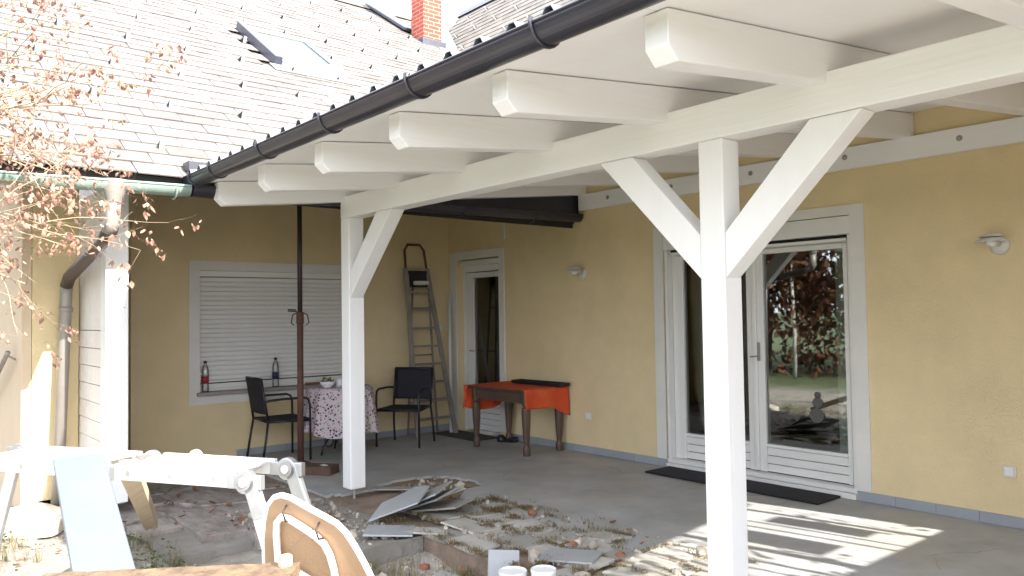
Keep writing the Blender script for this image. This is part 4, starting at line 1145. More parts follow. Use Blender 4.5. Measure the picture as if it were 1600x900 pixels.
# doormats
single('doormat', MB().box((3.64, -0.385, 0.003), (5.36, -0.03, 0.02)), 'mat', 'long black mat lying in front of the double door', 'doormat', (4.5, -0.2, 0.003), bevel=0.005)
single('doormat', MB().box((0.16, -0.42, 0.003), (1.06, -0.03, 0.014)), 'greymat', 'dark grey mat in front of the narrow corner door', 'doormat', (0.6, -0.2, 0.003), bevel=0.004)

# stepladder leaning in the corner
t = thing('stepladder', 'tall folded aluminium stepladder leaning in the corner behind a chair', 'stepladder', (0.25, -0.5, 0))
def lx(z): return 0.40 - 0.125 * z
def ly0(z): return -0.775 + 0.005 * z
def ly1(z): return -0.21 - 0.115 * z
for f in (ly0, ly1):
    MB().bar((lx(0), f(0), 0.005), (lx(2.1), f(2.1), 2.1), 0.03, 0.06, (0, 1, 0)).build('stile', 'ladder', t, bevel=0.004)
MB().tube([(lx(2.1), ly0(2.1), 2.08), (lx(2.3), ly0(2.3), 2.33), (lx(2.35), ly0(2.35) + 0.05, 2.40), (lx(2.35), ly1(2.35) - 0.05, 2.40), (lx(2.3), ly1(2.3), 2.33), (lx(2.1), ly1(2.1), 2.08)], 0.016, 10).build('grab_hoop', 'block', t, smooth=True)
for k in range(8):
    z = 0.22 + 0.225 * k
    MB().box((lx(z) - 0.06, ly0(z) + 0.016, z - 0.012), (lx(z) + 0.03, ly1(z) - 0.016, z + 0.012)).build('tread', 'ladder', t, bevel=0.003)
MB().box((lx(2.0) - 0.02, ly0(2.0) + 0.016, 1.86), (lx(2.0) + 0.012, ly1(2.0) - 0.016, 2.07)).build('tool_tray', 'black', t, bevel=0.01)
MB().lathe([(0.05, 0), (0.09, 0.004), (0.10, 0.03), (0.095, 0.05)], (lx(1.95) + 0.07, (ly0(1.9) + ly1(1.9)) / 2, 1.885), 20).build('tool_dish', 'lampwhite', t, smooth=True)
for y in (-0.70, -0.25):
    MB().tube([(0.05, y, 0.0), (0.075, y + (0.08 if y < -.5 else -.14), 1.95)], 0.014, 8).build('rear_leg', 'ladder', t, smooth=True)
for z in (0.4, 1.0, 1.6):
    MB().tube([(0.055, -0.69 + 0.03 * z, z), (0.055, -0.27 - 0.06 * z, z)], 0.010, 8).build('rear_brace', 'ladder', t, smooth=True)
single('white_pole', MB().tube([(0.33, -0.235, 0.016), (0.10, -0.07, 1.78)], 0.022, 12), 'trim', 'slim white pole leaning between stepladder and narrow door', 'pole', (0.33, -0.235, 0.0), smooth=True)

# water bottles on the sill
def bottle(label, y, lab):
    t = thing('water_bottle', label, 'bottle', (-0.005, y, 0.724), group='plastic bottles on the sill')
    c = (-0.005, y, 0.724)
    MB().lathe([(0.03, 0), (0.036, 0.006), (0.037, 0.05), (0.035, 0.08), (0.037, 0.09), (0.037, 0.17), (0.035, 0.20), (0.036, 0.225), (0.028, 0.265), (0.014, 0.295), (0.0135, 0.31)], c, 20).build('body', 'bottle', t, smooth=True)
    MB().lathe([(0.0376, 0.095), (0.0376, 0.165)], c, 20).build('label_band', lab, t, smooth=True)
    MB().lathe([(0.016, 0.305), (0.016, 0.328), (0.014, 0.33)], c, 16).build('cap', 'black', t, smooth=True)
bottle('clear water bottle with a red label at the left end of the sill', -3.19, 'redlabel')
bottle('clear water bottle with a dark blue label behind the left chair', -2.41, 'bluelabel')
single('sill_cloth', MB().box((-0.01, -2.06, 0.7235), (0.075, -1.72, 0.745)), 'brickbit', 'folded reddish cloth on the sill behind the steel prop', 'cloth', (0.03, -1.9, 0.7235), bevel=0.008)

# steel prop on a timber block
t = thing('steel_prop', 'rusty adjustable steel prop holding up the old eave', 'prop', (1.27, -2.705, 0.082))
MB().tube([(1.27, -2.705, 0.092), (1.27, -2.705, 1.53)], 0.030, 16).build('outer_tube', 'rust', t, smooth=True)
MB().tube([(1.27, -2.705, 1.5), (1.27, -2.705, 2.632)], 0.0235, 16).build('inner_tube', 'darksteel', t, smooth=True)
MB().tube([(1.27, -2.705, 1.44), (1.27, -2.705, 1.555)], 0.036, 16).build('adjusting_nut', 'rust', t, smooth=True)
for s in (-1, 1):
    MB().tube([(1.27 + s * 0.027, -2.705 + s * 0.03, 1.545), (1.27 + s * 0.04, -2.705 + s * 0.058, 1.525), (1.27 + s * 0.05, -2.705 + s * 0.07, 1.45), (1.27 + s * 0.035, -2.705 + s * 0.05, 1.425)], 0.007, 6).build('nut_handle', 'rust', t, smooth=True)
MB().tube([(1.24, -2.735, 1.575), (1.20, -2.80, 1.58), (1.205, -2.80, 1.565), (1.255, -2.73, 1.56)], 0.007, 6).build('locking_pin', 'darksteel', t, smooth=True)
MB().box((1.20, -2.775, 0.0825), (1.34, -2.635, 0.091)).build('base_plate', 'rust', t)
MB().box((1.20, -2.775, 2.632), (1.34, -2.635, 2.639)).build('head_plate', 'rust', t)
m = MB(); m.bar((1.02, -2.99, 0.042), (1.62, -2.52, 0.042), 0.20, 0.08)
single('timber_block', m, 'block', 'dark brown timber block under the steel prop', 'timber', (1.3, -2.75, 0.002), bevel=0.006)
single('paper_slip', MB().box((1.50, -2.62, 0.0825), (1.58, -2.57, 0.085)), 'enamel', 'small white scrap lying on the dark timber block', 'scrap', (1.5, -2.6, 0.0825))

# wall lamps, sockets
def wall_lamp(label, x, z):
    t = thing('wall_lamp', label, 'lamp', (x, 0, z), group='outdoor lamps on the yellow wall')
    MB().lathe([(0.062, 0.0), (0.062, 0.012), (0.055, 0.022), (0.02, 0.026)], (x, -0.001, z - 0.02), 24, 'y').build('back_plate', 'lampwhite', t, smooth=True)
    MB().tube([(x, -0.02, z - 0.01), (x - 0.005, -0.07, z + 0.01), (x - 0.01, -0.10, z + 0.02)], 0.018, 12).build('arm', 'lampwhite', t, smooth=True)
    MB().lathe([(0.02, 0.062), (0.055, 0.055), (0.075, 0.04), (0.072, 0.036), (0.03, 0.036)], (x - 0.015, -0.115, z), 24).build('upper_shade', 'lampwhite', t)
    MB().lathe([(0.04, 0.034), (0.075, 0.026), (0.10, 0.008), (0.098, 0.003), (0.05, 0.012)], (x - 0.015, -0.115, z), 28).build('lower_shade', 'lampwhite', t)
    MB().lathe([(0.012, -0.03), (0.032, -0.018), (0.038, 0.002), (0.03, 0.012)], (x - 0.015, -0.115, z), 16).build('bulb_glass', 'enamel', t, smooth=True)
    for s in (-1, 1):
        MB().lathe([(0.008, 0), (0.008, 0.004)], (x + s * 0.042, -0.016, z - 0.022), 10, 'y').build('screw', 'gap', t)
wall_lamp('round white wall lamp right of the double door', 6.545, 1.945)
wall_lamp('round white wall lamp left of the double door', 2.495, 1.945)
for x, z, lab in ((6.555, 0.376, 'square white socket low on the wall right of the double door'), (2.545, 0.397, 'square white socket low on the wall beside the orange table')):
    t = thing('wall_socket', lab, 'socket', (x, 0, z), group='sockets on the yellow wall')
    MB().box((x - 0.041, -0.011, z - 0.041), (x + 0.041, -0.0005, z + 0.041)).build('plate', 'socket', t, bevel=0.004)
    MB().box((x - 0.028, -0.02, z - 0.028), (x + 0.028, -0.0112, z + 0.03)).build('flap_lid', 'pvc', t, bevel=0.004)
t = thing('wall_switch', 'small white switch on the wall between stepladder and narrow door', 'switch', (0, -0.16, 1.33))
MB().box((0.0005, -0.2, 1.29), (0.011, -0.12, 1.37)).build('plate', 'socket', t, bevel=0.004)
MB().box((0.0112, -0.185, 1.305), (0.017, -0.135, 1.355)).build('rocker', 'pvc', t, bevel=0.003)

# ================================================================== WORKING CLUTTER IN THE FOREGROUND
# weatherboard screen between the lone post and the porch wall
ws = thing('weatherboard_screen', 'white weatherboard screen between the lone post and the downpipe', 'screen', (1.2, -4.54, -0.1))
for k in range(10):
    z = -0.06 + k * 0.148
    MB().prism([(0.803, -4.515, z), (1.574, -4.515, z), (1.574, -4.548, z + 0.003), (0.803, -4.548, z + 0.003)], (0, 0.004, 0.142)).build('weatherboard', 'board', ws, bevel=0.003)
MB().box((0.803, -4.540, 1.423), (1.574, -4.515, 2.56)).build('upper_panel', 'board', ws)
# folding platform ladder
lad = thing('folding_ladder', 'aluminium multi-joint ladder folded into a low work platform', 'ladder', (4.5, -5.1, -0.14))
d = Vector((0.86, 0.51, 0)).normalized(); nrm = Vector((-d.y, d.x, 0))
H2 = Vector((5.15, -4.76, 0.80)); ZL = 0.80
LW = 0.30
def lrail(p, q, part='rail'):
    return MB().bar(p, q, 0.026, 0.072).build(part, 'alu', lad, bevel=0.004)
H1 = H2 - d * 0.80; H0 = H1 - d * 0.90
for off in (0, LW):
    o_ = nrm * off
    lrail(H1 + d * 0.075 + o_, H2 - d * 0.065 + o_); lrail(H0 + d * 0.07 + o_, H1 - d * 0.075 + o_)
    for Hh in (H0, H1, H2):
        a = MB()
        c = Hh + o_ - nrm * 0.017 - Vector((0, 0, 0.006))
        ring = [c + d * math.cos(k / 20 * 2 * math.pi) * 0.052 + Vector((0, 0, math.sin(k / 20 * 2 * math.pi) * 0.052)) for k in range(20)]
        a.prism(ring, nrm * 0.034)
        a.bar(c + nrm * 0.017 - d * 0.09, c + nrm * 0.017 + d * 0.085, 0.032, 0.062)
        hj = a.build('hinge', 'joint', lad, bevel=0.003)
        MB().prism([c - nrm * 0.012 + d * math.cos(k / 12 * 2 * math.pi) * 0.02 + Vector((0, 0, math.sin(k / 12 * 2 * math.pi) * 0.02)) for k in range(12)], nrm * 0.011).build('hinge_bolt', 'alu', hj)
        MB().prism([c - nrm * 0.006 + d * (0.0 + math.cos(k / 16 * 2 * math.pi) * 0.036) + Vector((0, 0, math.sin(k / 16 * 2 * math.pi) * 0.036)) for k in range(16)], nrm * 0.005).build('hinge_disc', 'dullalu', hj)
for base, n_ in ((H1, 3), (H0, 3)):
    for k in range(n_):
        p = base + d * (0.16 + 0.24 * k)
        MB().bar(p + nrm * 0.014, p + nrm * (LW - 0.014), 0.032, 0.028).build('rung', 'alu', lad, bevel=0.004)
        for off in (-0.0165, LW + 0.0165):
            MB().prism([p + nrm * off + d * math.cos(q_) * 0.011 + Vector((0, 0, math.sin(q_) * 0.015)) for q_ in [i / 8 * 2 * math.pi for i in range(8)]], nrm * 0.003).build('rung_end', 'dullalu', lad)
for base, L_ in ((H1, 0.80), (H0, 0.90)):
    for k in range(3):
        w0 = 0.018 + k * (LW - 0.036) / 3
        MB().prism([base + d * 0.10 + nrm * w0 + Vector((0, 0, 0.017)), base + d * (L_ - 0.09) + nrm * w0 + Vector((0, 0, 0.017)), base + d * (L_ - 0.09) + nrm * (w0 + 0.084) + Vector((0, 0, 0.017)), base + d * 0.10 + nrm * (w0 + 0.084) + Vector((0, 0, 0.017))], (0, 0, 0.012)).build('deck_board', 'alu', lad, bevel=0.002)
# legs
for off in (0, LW):
    o_ = nrm * off
    e = H2 + o_ + d * 0.02; f = H2 + o_ + d * 0.36 + Vector((0, 0, -0.93))
    MB().bar(e + (f - e) * 0.06, f, 0.026, 0.072, d).build('leg', 'alu', lad, bevel=0.004)
    MB().bar(e, e + (f - e) * 0.17, 0.034, 0.066, d).build('hinge_arm', 'joint', lad, bevel=0.004)
    e = H0 + o_ - d * 0.02; f = H0 + o_ - d * 0.33 + Vector((0, 0, -0.93))
    MB().bar(e, f, 0.026, 0.072, d).build('leg', 'alu', lad, bevel=0.004)
for k in (0.4, 0.7):
    for Hh, s in ((H2, 1), (H0, -1)):
        p = Hh + d * s * (0.02 + 0.34 * k) + Vector((0, 0, -0.93 * k))
        MB().bar(p + nrm * 0.014, p + nrm * (LW - 0.014), 0.032, 0.028).build('rung', 'alu', lad, bevel=0.004)
p = H1 + d * 0.10 + nrm * (LW + 0.0)
MB().prism([p + d * (0.16 + math.cos(q_) * 0.038) + Vector((0, 0, 0.02 + math.sin(q_) * 0.038)) for q_ in [i / 16 * 2 * math.pi for i in range(16)]], nrm * 0.02).build('end_wheel', 'enamel', lad, bevel=0.003)

# sheet-metal plank leaning on the ladder, sky reflection put into its blue
A_, B_ = Vector((4.60, -5.30, 0.905)), Vector((7.45, -5.57, -0.10))
ax = (B_ - A_).normalized(); sd = Vector((0.10, 1, 0)); sd = (sd - ax * sd.dot(ax)).normalized(); up = ax.cross(sd) * -1
if up.z < 0: up = -up
m = MB()
hw = 0.098
m.prism([A_ - sd * hw, A_ + sd * hw, A_ + sd * hw - up * 0.028, A_ - sd * hw - up * 0.028], ax * (B_ - A_).length)
single('metal_plank', m, 'plank', 'smooth pale bluish metal plank leaning on the folding ladder', 'plank', tuple(B_), bevel=0.004)
# squared timber propped against the ladder
m = MB(); m.bar((4.42, -5.03, 0.76), (3.30, -4.69, 0.30), 0.085, 0.075)
m = MB(); m.bar((4.30, -5.02, 0.775), (2.50, -4.42, 0.045), 0.09, 0.075)
single('squared_timber', m, 'pine', 'pale squared timber propped between ladder and old paving', 'timber', (2.5, -4.42, 0), bevel=0.005)

# folded stool leaning in front
st = thing('folding_stool', 'folded stool with tan underside, white rim and white tube frame', 'stool', (6.4, -5.05, -0.14))
def at(px, py, dist):
    v = cf + cr * ((px - 800) / FPX) - cu * ((py - 450) / FPX)
    return CAM + v * dist
# flat board leaning over towards the viewer, so its underside stays out of the sun
bn = Vector((0.44, -0.83, -0.34)).normalized()
c0 = at(480, 840, 2.3)
by_ = (Vector((0, 0, 1)) - bn * bn.z).normalized(); bx_ = by_.cross(bn).normalized()
if bx_.dot(cr) < 0: bx_ = -bx_
def bp(u, v, h=0): return c0 + bx_ * u + by_ * v + bn * h
def uv(px, py):
    v = cf + cr * ((px - 800) / FPX) - cu * ((py - 450) / FPX)
    p = CAM + v * ((c0 - CAM).dot(bn) / v.dot(bn)) - c0
    return p.dot(bx_), p.dot(by_)
outline = [uv(*q) for q in ((414, 930), (412, 880), (411, 840), (413, 812), (418, 790), (427, 779), (438, 776), (452, 780), (480, 796), (508, 811), (524, 820), (538, 834), (552, 855), (566, 880), (580, 908), (600, 960), (606, 1000), (600, 1030), (560, 1045), (450, 1040), (425, 1020), (417, 980))]
MB().prism([bp(u, v, -0.014) for u, v in outline], bn * 0.014).build('seat_board', 'hardboard', st)
ring = [bp(u, v, -0.007) for u, v in outline]
MB().tube(ring + [ring[0]], 0.0092, 8, caps=False).build('edge_rim', 'enamel', st, smooth=True)
fr = [uv(*q) for q in ((448, 1030), (444, 930), (440, 880), (437, 830), (438, 812), (445, 803), (456, 806), (476, 818), (498, 833), (511, 845), (520, 862), (526, 884), (531, 920), (540, 1030))]
MB().tube([bp(u, v, 0.016) for u, v in fr], 0.0105, 12).build('leg_frame', 'enamel', st, smooth=True)
MB().tube([bp(*uv(442, 872), 0.016), bp(*uv(533, 925), 0.016)], 0.0095, 12).build('cross_tube', 'enamel', st, smooth=True)
for q in ((452, 797), (503, 824)):
    u, v = uv(*q)
    MB().tube([bp(u - 0.003, v + 0.018, 0.003), bp(u, v + 0.008, 0.028), bp(u + 0.006, v - 0.016, 0.032), bp(u + 0.008, v - 0.026, 0.014)], 0.0032, 8).build('clip', 'darksteel', st, smooth=True)
u, v = fr[0]; e = bp(u, v, 0.016); MB().tube([e, (e.x + 0.03, e.y + 0.02, -0.13)], 0.0105, 12).build('leg', 'enamel', st, smooth=True)
u, v = fr[-1]; e = bp(u, v, 0.016); MB().tube([e, (e.x + 0.05, e.y + 0.06, -0.13)], 0.0105, 12).build('leg', 'enamel', st, smooth=True)

# rough timber trestle in the very foreground
tr = thing('rough_trestle', 'rough sawn timber trestle with an upright stake, closest to the viewer', 'trestle', (6.4, -5.45, -0.14))
def rough_board():
    m = MB(); n = 40
    a0, a1 = Vector((6.21, -5.70, 0.858)), Vector((6.60, -5.19, 0.868))
    dd = (a1 - a0).normalized(); nn = Vector((dd.y, -dd.x, 0))
    for i in range(n + 1):
        p = a0 + (a1 - a0) * (i / n); j = 0.012 * mnoise.noise(Vector((i * 0.35, 2, 0))) + 0.006 * mnoise.noise(Vector((i * 1.7, 5, 0)))
        k = 0.006 * mnoise.noise(Vector((i * 0.6, 9, 0)))
        m.v += [p - nn * (0.02 + j), p + nn * 0.30 + Vector((0, 0, k)), p + nn * 0.30 - Vector((0, 0, 0.055)), p - nn * (0.012 + j) - Vector((0, 0, 0.055 + k))]
    for i in range(n):
        for q_ in range(4):
            m.f.append((i * 4 + q_, i * 4 + (q_ + 1) % 4, (i + 1) * 4 + (q_ + 1) % 4, (i + 1) * 4 + q_))
    m.f += [(3, 2, 1, 0), (n * 4, n * 4 + 1, n * 4 + 2, n * 4 + 3)]
    return m
rough_board().build('top_board', 'sawn', tr)
MB().box((6.575, -5.235, 0.55), (6.60, -5.205, 0.895)).build('stake', 'pine', tr, bevel=0.003)
for (x, y) in ((6.30, -5.62), (6.52, -5.74), (6.62, -5.25), (6.80, -5.38)):
    MB().bar((x, y, -0.15), (x * 0.6 + 6.5 * 0.4, y * 0.6 - 5.5 * 0.4, 0.80), 0.06, 0.05).build('leg', 'pine', tr, bevel=0.003)

# pale stone slab in the sun at the far left
m = MB(); n = 22
pts = [(1.22 + 0.42 * math.cos(a) * (1 + 0.12 * math.sin(3 * a)), -4.98 + 0.27 * math.sin(a) * (1 + 0.1 * math.cos(5 * a))) for a in [i / n * 2 * math.pi for i in range(n)]]
single('pale_stone', piece(pts, -0.13, -0.03, 0.008), 'paleslab', 'pale flat stone slab lying in full sun below the ladder', 'stone', (1.22, -4.98, -0.13))

# ------------------------------------------------------------------ loose tiles
def loose_tile(label, c, size, rot, mat='tile', cut=None, group='loose floor tiles'):
    w_, h_ = size
    poly = cut or [(-w_ / 2, -h_ / 2), (w_ / 2, -h_ / 2), (w_ / 2, h_ / 2), (-w_ / 2, h_ / 2)]
    mm = piece(poly, -0.006, 0.006, 0.0)
    me = mm.mesh('floor_tile'); b = bmesh.new(); b.from_mesh(me); bmesh.ops.recalc_face_normals(b, faces=b.faces); b.to_mesh(me); b.free()
    me.materials.append(M[mat])
    o = bpy.data.objects.new('loose_tile', me); C.objects.link(o)
    o.location = c; o.rotation_euler = rot
    return tag(o, label, 'tile', group)
R = math.radians
big = [(-0.28, -0.17), (0.05, -0.19), (0.22, -0.03), (0.24, 0.15), (0.04, 0.20), (-0.02, 0.10), (-0.20, 0.04)]
loose_tile('large broken tile on top of the slanting tile stack', (3.42, -2.90, 0.115), (0.42, 0.42), (R(10), R(-22), R(38)), 'bluetile', [(-0.22, -0.19), (0.20, -0.22), (0.21, 0.10), (0.05, 0.22), (-0.06, 0.16), (-0.22, 0.14)])
loose_tile('second tile from the top of the slanting stack', (3.43, -2.72, 0.118), (0.40, 0.34), (R(6), R(-24), R(30)), 'bluetile')
loose_tile('middle tile of the slanting stack', (3.44, -2.66, 0.092), (0.38, 0.34), (R(6), R(-20), R(20)), 'bluetile')
loose_tile('light tile fanned out at the back of the slanting stack', (3.36, -2.56, 0.085), (0.40, 0.30), (R(3), R(-15), R(12)), 'tile')
loose_tile('lowest tile of the slanting stack, nearly flat', (3.52, -2.60, 0.048), (0.40, 0.28), (R(1), R(-9), R(24)), 'tile')
loose_tile('pale tile lying at the foot of the slanting stack', (3.74, -3.20, 0.012), (0.34, 0.24), (R(1), R(2), R(52)), 'bluetile')
loose_tile('broken pale tile overhanging the pit beside the stack', (3.86, -3.02, 0.004), (0.42, 0.16), (R(-2), R(1), R(40)), 'tile')
loose_tile('square tile jutting over the pit edge right of the stack', (4.05, -2.74, 0.022), (0.33, 0.25), (R(-5), R(4), R(8)), 'tile')
loose_tile('blue-grey tile standing upright at the pit edge', (4.83, -3.07, 0.0), (0.19, 0.18), (R(62), R(4), R(55)), 'bluetile')
loose_tile('small flat tile lying in the bottom of the pit', (4.52, -3.26, -0.12), (0.22, 0.16), (R(4), R(6), R(20)), 'tile')
loose_tile('blue-grey tile lying at the front edge beside the white tubs', (5.02, -2.70, 0.022), (0.36, 0.22), (R(3), R(-3), R(25)), 'bluetile')
loose_tile('flat tile on the ground left of the near-left carport post', (2.36, -3.33, -0.02), (0.32, 0.22), (R(3), R(2), R(35)), 'tile')
loose_tile('thin broken tile lying by the edge of the torn screed', (2.62, -2.47, 0.014), (0.34, 0.10), (R(0), R(3), R(60)), 'tile')

# white tubs at the lower edge of the view
def tub(label, c, r, h):
    t = thing('white_tub', label, 'tub', c, group='white plastic tubs')
    MB().lathe([(r * 0.85, 0), (r * 0.87, 0.004), (r * 0.96, h - 0.02), (r * 0.96, h - 0.018)], c, 28).build('body', 'enamel', t, smooth=True)
    MB().lathe([(r * 0.985, h - 0.022), (r, h - 0.018), (r, h - 0.003), (r * 0.97, h), (r * 0.93, h), (r * 0.91, h - 0.006), (0.01, h - 0.006)], c, 28).build('lid', 'enamel', t)
tub('lower white plastic tub at the bottom edge beside the upright tile', (5.07, -3.20, -0.16), 0.082, 0.215)
tub('taller white plastic tub at the bottom edge, nearer the post', (5.235, -3.115, -0.16), 0.072, 0.245)

# brick fragments
def frag(label, c, s, seed):
    rr = random.Random(seed); m = MB()
    b = bmesh.new(); bmesh.ops.create_icosphere(b, subdivisions=1, radius=1)
    m.v = [(c[0] + v.co.x * s * rr.uniform(.7, 1.2), c[1] + v.co.y * s * .8 * rr.uniform(.7, 1.2), c[2] + v.co.z * s * .6 * rr.uniform(.7, 1.1)) for v in b.verts]
    m.f = [tuple(v.index for v in f.verts) for f in b.faces]; b.free()
    return single('brick_fragment', m, 'brickbit', label, 'brick', c, 'brick fragments')
frag('orange brick fragment in the pit below the stacked tiles', (4.10, -3.15, -0.16), 0.05, 1)
frag('orange brick fragment in the pit beside dead grass', (4.36, -3.02, -0.15), 0.055, 2)
frag('flat brick piece lying on the mossy tiles near the post', (5.20, -2.45, 0.012), 0.045, 3)
frag('brick-red scrap on the old tiles behind the upright tile', (4.85, -2.50, 0.02), 0.035, 4)
frag('reddish scrap among moss in the middle of the tile edge', (4.05, -2.15, 0.012), 0.05, 5)

# ------------------------------------------------------------------ rubble, moss, leaves
def stones(n):
    b = bmesh.new(); bmesh.ops.create_icosphere(b, subdivisions=1, radius=1)
    bv = [v.co.copy() for v in b.verts]; bf = [tuple(v.index for v in f.verts) for f in b.faces]; b.free()
    m = MB()
    for i in range(n):
        k = random.random()
        if k < 0.55: x, y, z = random.uniform(3.92, 5.5), random.uniform(-4.1, -3.05), -0.19
        elif k < 0.8: x, y, z = random.uniform(0.4, 4.6), random.uniform(-5.5, -4.3), -0.14
        elif k < 0.93: x, y, z = random.uniform(2.3, 3.85), random.uniform(-3.85, -3.05), -0.03
        elif k < 0.945: x, y, z = random.uniform(2.4, 3.0), random.uniform(-2.5, -1.85), -0.022
        else: x, y, z = random.uniform(3.3, 5.8), random.uniform(-2.9, -1.9), 0.0
        if k < 0.55:
            dd = math.hypot((x - 4.75) / 1.0, (y + 3.4) / 0.6)
            z = -0.14 - 0.10 * max(0, 1 - dd * dd)
        s = 0.008 + 0.02 * random.random() ** 3 + (0.03 if random.random() < 0.03 else 0)
        e = Euler((random.uniform(0, 6), random.uniform(0, 6), random.uniform(0, 6))).to_matrix()
        sc_ = (s * random.uniform(.7, 1.5), s * random.uniform(.6, 1.2), s * random.uniform(.4, .9))
        m.add([Vector((x, y, z + s * 0.3)) + e @ Vector((v.x * sc_[0], v.y * sc_[1], v.z * sc_[2])) for v in bv], bf)
    return m
o = stones(2600).build('rubble', 'stone', fix=False); tag(o, 'grey and brown rubble scattered in the dug-up ground', 'rubble', kind='stuff')

def blades(spots, n, h, w_, spread, lean=0.7):
    m = MB()
    for (x, y, z, k) in spots:
        for i in range(int(n * k)):
            a = random.uniform(0, 6.28); r = spread * random.random() ** 0.7
            p = Vector((x + r * math.cos(a), y + r * math.sin(a) * 0.6, z))
            b_ = random.uniform(0, 6.28); hh = h * random.uniform(.4, 1.2); q = Vector((math.cos(b_), math.sin(b_), 0))
            s = Vector((-q.y, q.x, 0)) * w_ / 2
            md = p + q * hh * lean * 0.35 + Vector((0, 0, hh * 0.7)); tp = p + q * hh * lean + Vector((0, 0, hh * random.uniform(.5, 1.0)))
            m.add([p - s, p + s, md + s * .7, md - s * .7, tp], [(0, 1, 2, 3), (3, 2, 4)])
    return m
spots = []
for i in range(260):
    x = random.uniform(3.2, 5.7); r = random.random()
    y = -2.08 - 0.24 * random.randint(0, 4) + random.uniform(-.025, .025)
    if random.random() < 0.45:
        y = random.uniform(-3.0, -2.1); x = 3.18 + 0.30 * random.randint(0, 8) + random.uniform(-.02, .02)
    spots.append((x, y, 0.004, random.uniform(.3, 1.2)))
for i in range(22): spots.append((random.uniform(3.4, 4.7), random.uniform(-2.3, -1.85), 0.001, random.uniform(.15, .7)))
for i in range(24): spots.append((random.uniform(2.3, 3.3), random.uniform(-3.5, -3.0), -0.06, random.uniform(.4, 1.0)))
o = blades(spots, 46, 0.026, 0.004, 0.075, 1.3).build('moss', 'moss', fix=False); tag(o, 'brown dried moss growing in the joints of the terrace edge', 'moss', kind='stuff')
spots = [(random.uniform(3.93, 4.9), random.uniform(-3.5, -3.06), -0.19, random.uniform(.3, 1)) for _ in range(40)] + [(random.uniform(2.2, 4.4), random.uniform(-4.9, -4.3), -0.13, random.uniform(.3, 1)) for _ in range(40)] + [(random.uniform(0.3, 2.4), random.uniform(-5.6, -5.1), -0.13, random.uniform(.4, 1)) for _ in range(40)]
o = blades(spots, 16, 0.14, 0.005, 0.08, 0.6).build('dead_grass', 'straw', fix=False); tag(o, 'dry straw-coloured grass tufts around the pit', 'grass', kind='stuff')
spots = [(random.uniform(2.0, 3.7), random.uniform(-4.75, -4.45), -0.12, random.uniform(.4, 1)) for _ in range(22)] + [(random.uniform(1.4, 2.2), random.uniform(-5.5, -5.2), -0.12, random.uniform(.5, 1)) for _ in range(16)] + [(2.15, -3.2, -.05, .6), (2.3, -3.25, -.05, .6)]
def weeds(spots):
    m = MB()
    for (x, y, z, k) in spots:
        for i in range(int(26 * k)):
            a = random.uniform(0, 6.28); r = 0.09 * math.sqrt(random.random())
            c = Vector((x + r * math.cos(a), y + r * math.sin(a), z + random.uniform(0.01, 0.13 * k)))
            b_ = random.uniform(0, 6.28); q = Vector((math.cos(b_), math.sin(b_), random.uniform(-.2, .6))) * random.uniform(.015, .035)
            s = Vector((-q.y, q.x, 0)).normalized() * random.uniform(.008, .016)
            m.add([c, c + q * .5 + s, c + q, c + q * .5 - s], [(0, 1, 2, 3)])
    return m
o = weeds(spots).build('weeds', 'greenleaf', fix=False); tag(o, 'low green weeds at the edge of the old paving', 'weeds', kind='stuff')

def leaf_shape(m, c, size, e, curl):
    """one curled leaf: a folded, bent blade of six faces"""
    L, W_ = size, size * 0.36
    pts = [(0, 0, 0), (0.3 * L, W_ * .85, curl * .15 * L), (0.65 * L, W_ * .7, curl * .5 * L), (L, 0, curl * L), (0.65 * L, -W_ * .7, curl * .5 * L), (0.3 * L, -W_ * .85, curl * .15 * L), (0.35 * L, 0, -0.12 * L + curl * .1 * L), (0.7 * L, 0, -0.08 * L + curl * .45 * L)]
    m.add([c + e @ Vector(p) for p in pts], [(0, 1, 6), (1, 2, 7, 6), (2, 3, 7), (3, 4, 7), (4, 5, 6, 7), (5, 0, 6)])
m = MB()
for i in range(120):
    k = random.random()
    if k < 0.55: x, y, z = random.uniform(0.5, 3.2), random.uniform(-4.5, -3.1), -0.015
    elif k < 0.9: x, y, z = random.uniform(1.0, 4.6), random.uniform(-5.6, -4.4), -0.11
    else: x, y, z = random.uniform(3.3, 6.0), random.uniform(-2.9, -1.9), 0.016
    leaf_shape(m, Vector((x, y, z + 0.008)), random.uniform(.035, .075), Euler((random.uniform(-.3, .3), random.uniform(-.3, .3), random.uniform(0, 6.28))).to_matrix(), random.uniform(-.1, .35))
o = m.build('fallen_leaves', 'fallen', fix=False); tag(o, 'scattered red-brown fallen leaves on paving and soil', 'leaves', kind='stuff')

# ================================================================== THE AUTUMN TREE AT THE LEFT
tree = thing('autumn_tree', 'bare-twigged tree with dry brown leaves reaching in from the left', 'tree', (3.05, -6.35, -0.14))
rt = random.Random(3)
twigs = MB(); leaves = MB(); trunk = MB()
trunk.tube([(3.05, -6.35, -0.2), (3.07, -6.33, 0.7), (3.0, -6.3, 1.5), (3.05, -6.25, 2.4), (3.1, -6.2, 3.2)], [0.09, 0.075, 0.06, 0.05, 0.035], 12)
def leaf_cluster(c, n, r):
    for _ in range(n):
        p = c + Vector((rt.gauss(0, r), rt.gauss(0, r), rt.gauss(-r * .5, r)))
        e = Euler((rt.uniform(0, 6.28), rt.uniform(-1.9, -0.6), rt.uniform(0, 6.28)), 'XYZ').to_matrix()
        e = Euler((rt.uniform(-.6, .6), rt.uniform(0.7, 1.6), rt.uniform(0, 6.28)), 'XYZ').to_matrix()
        leaf_shape(leaves, p, rt.uniform(.022, .045), e, rt.uniform(-.2, .55))
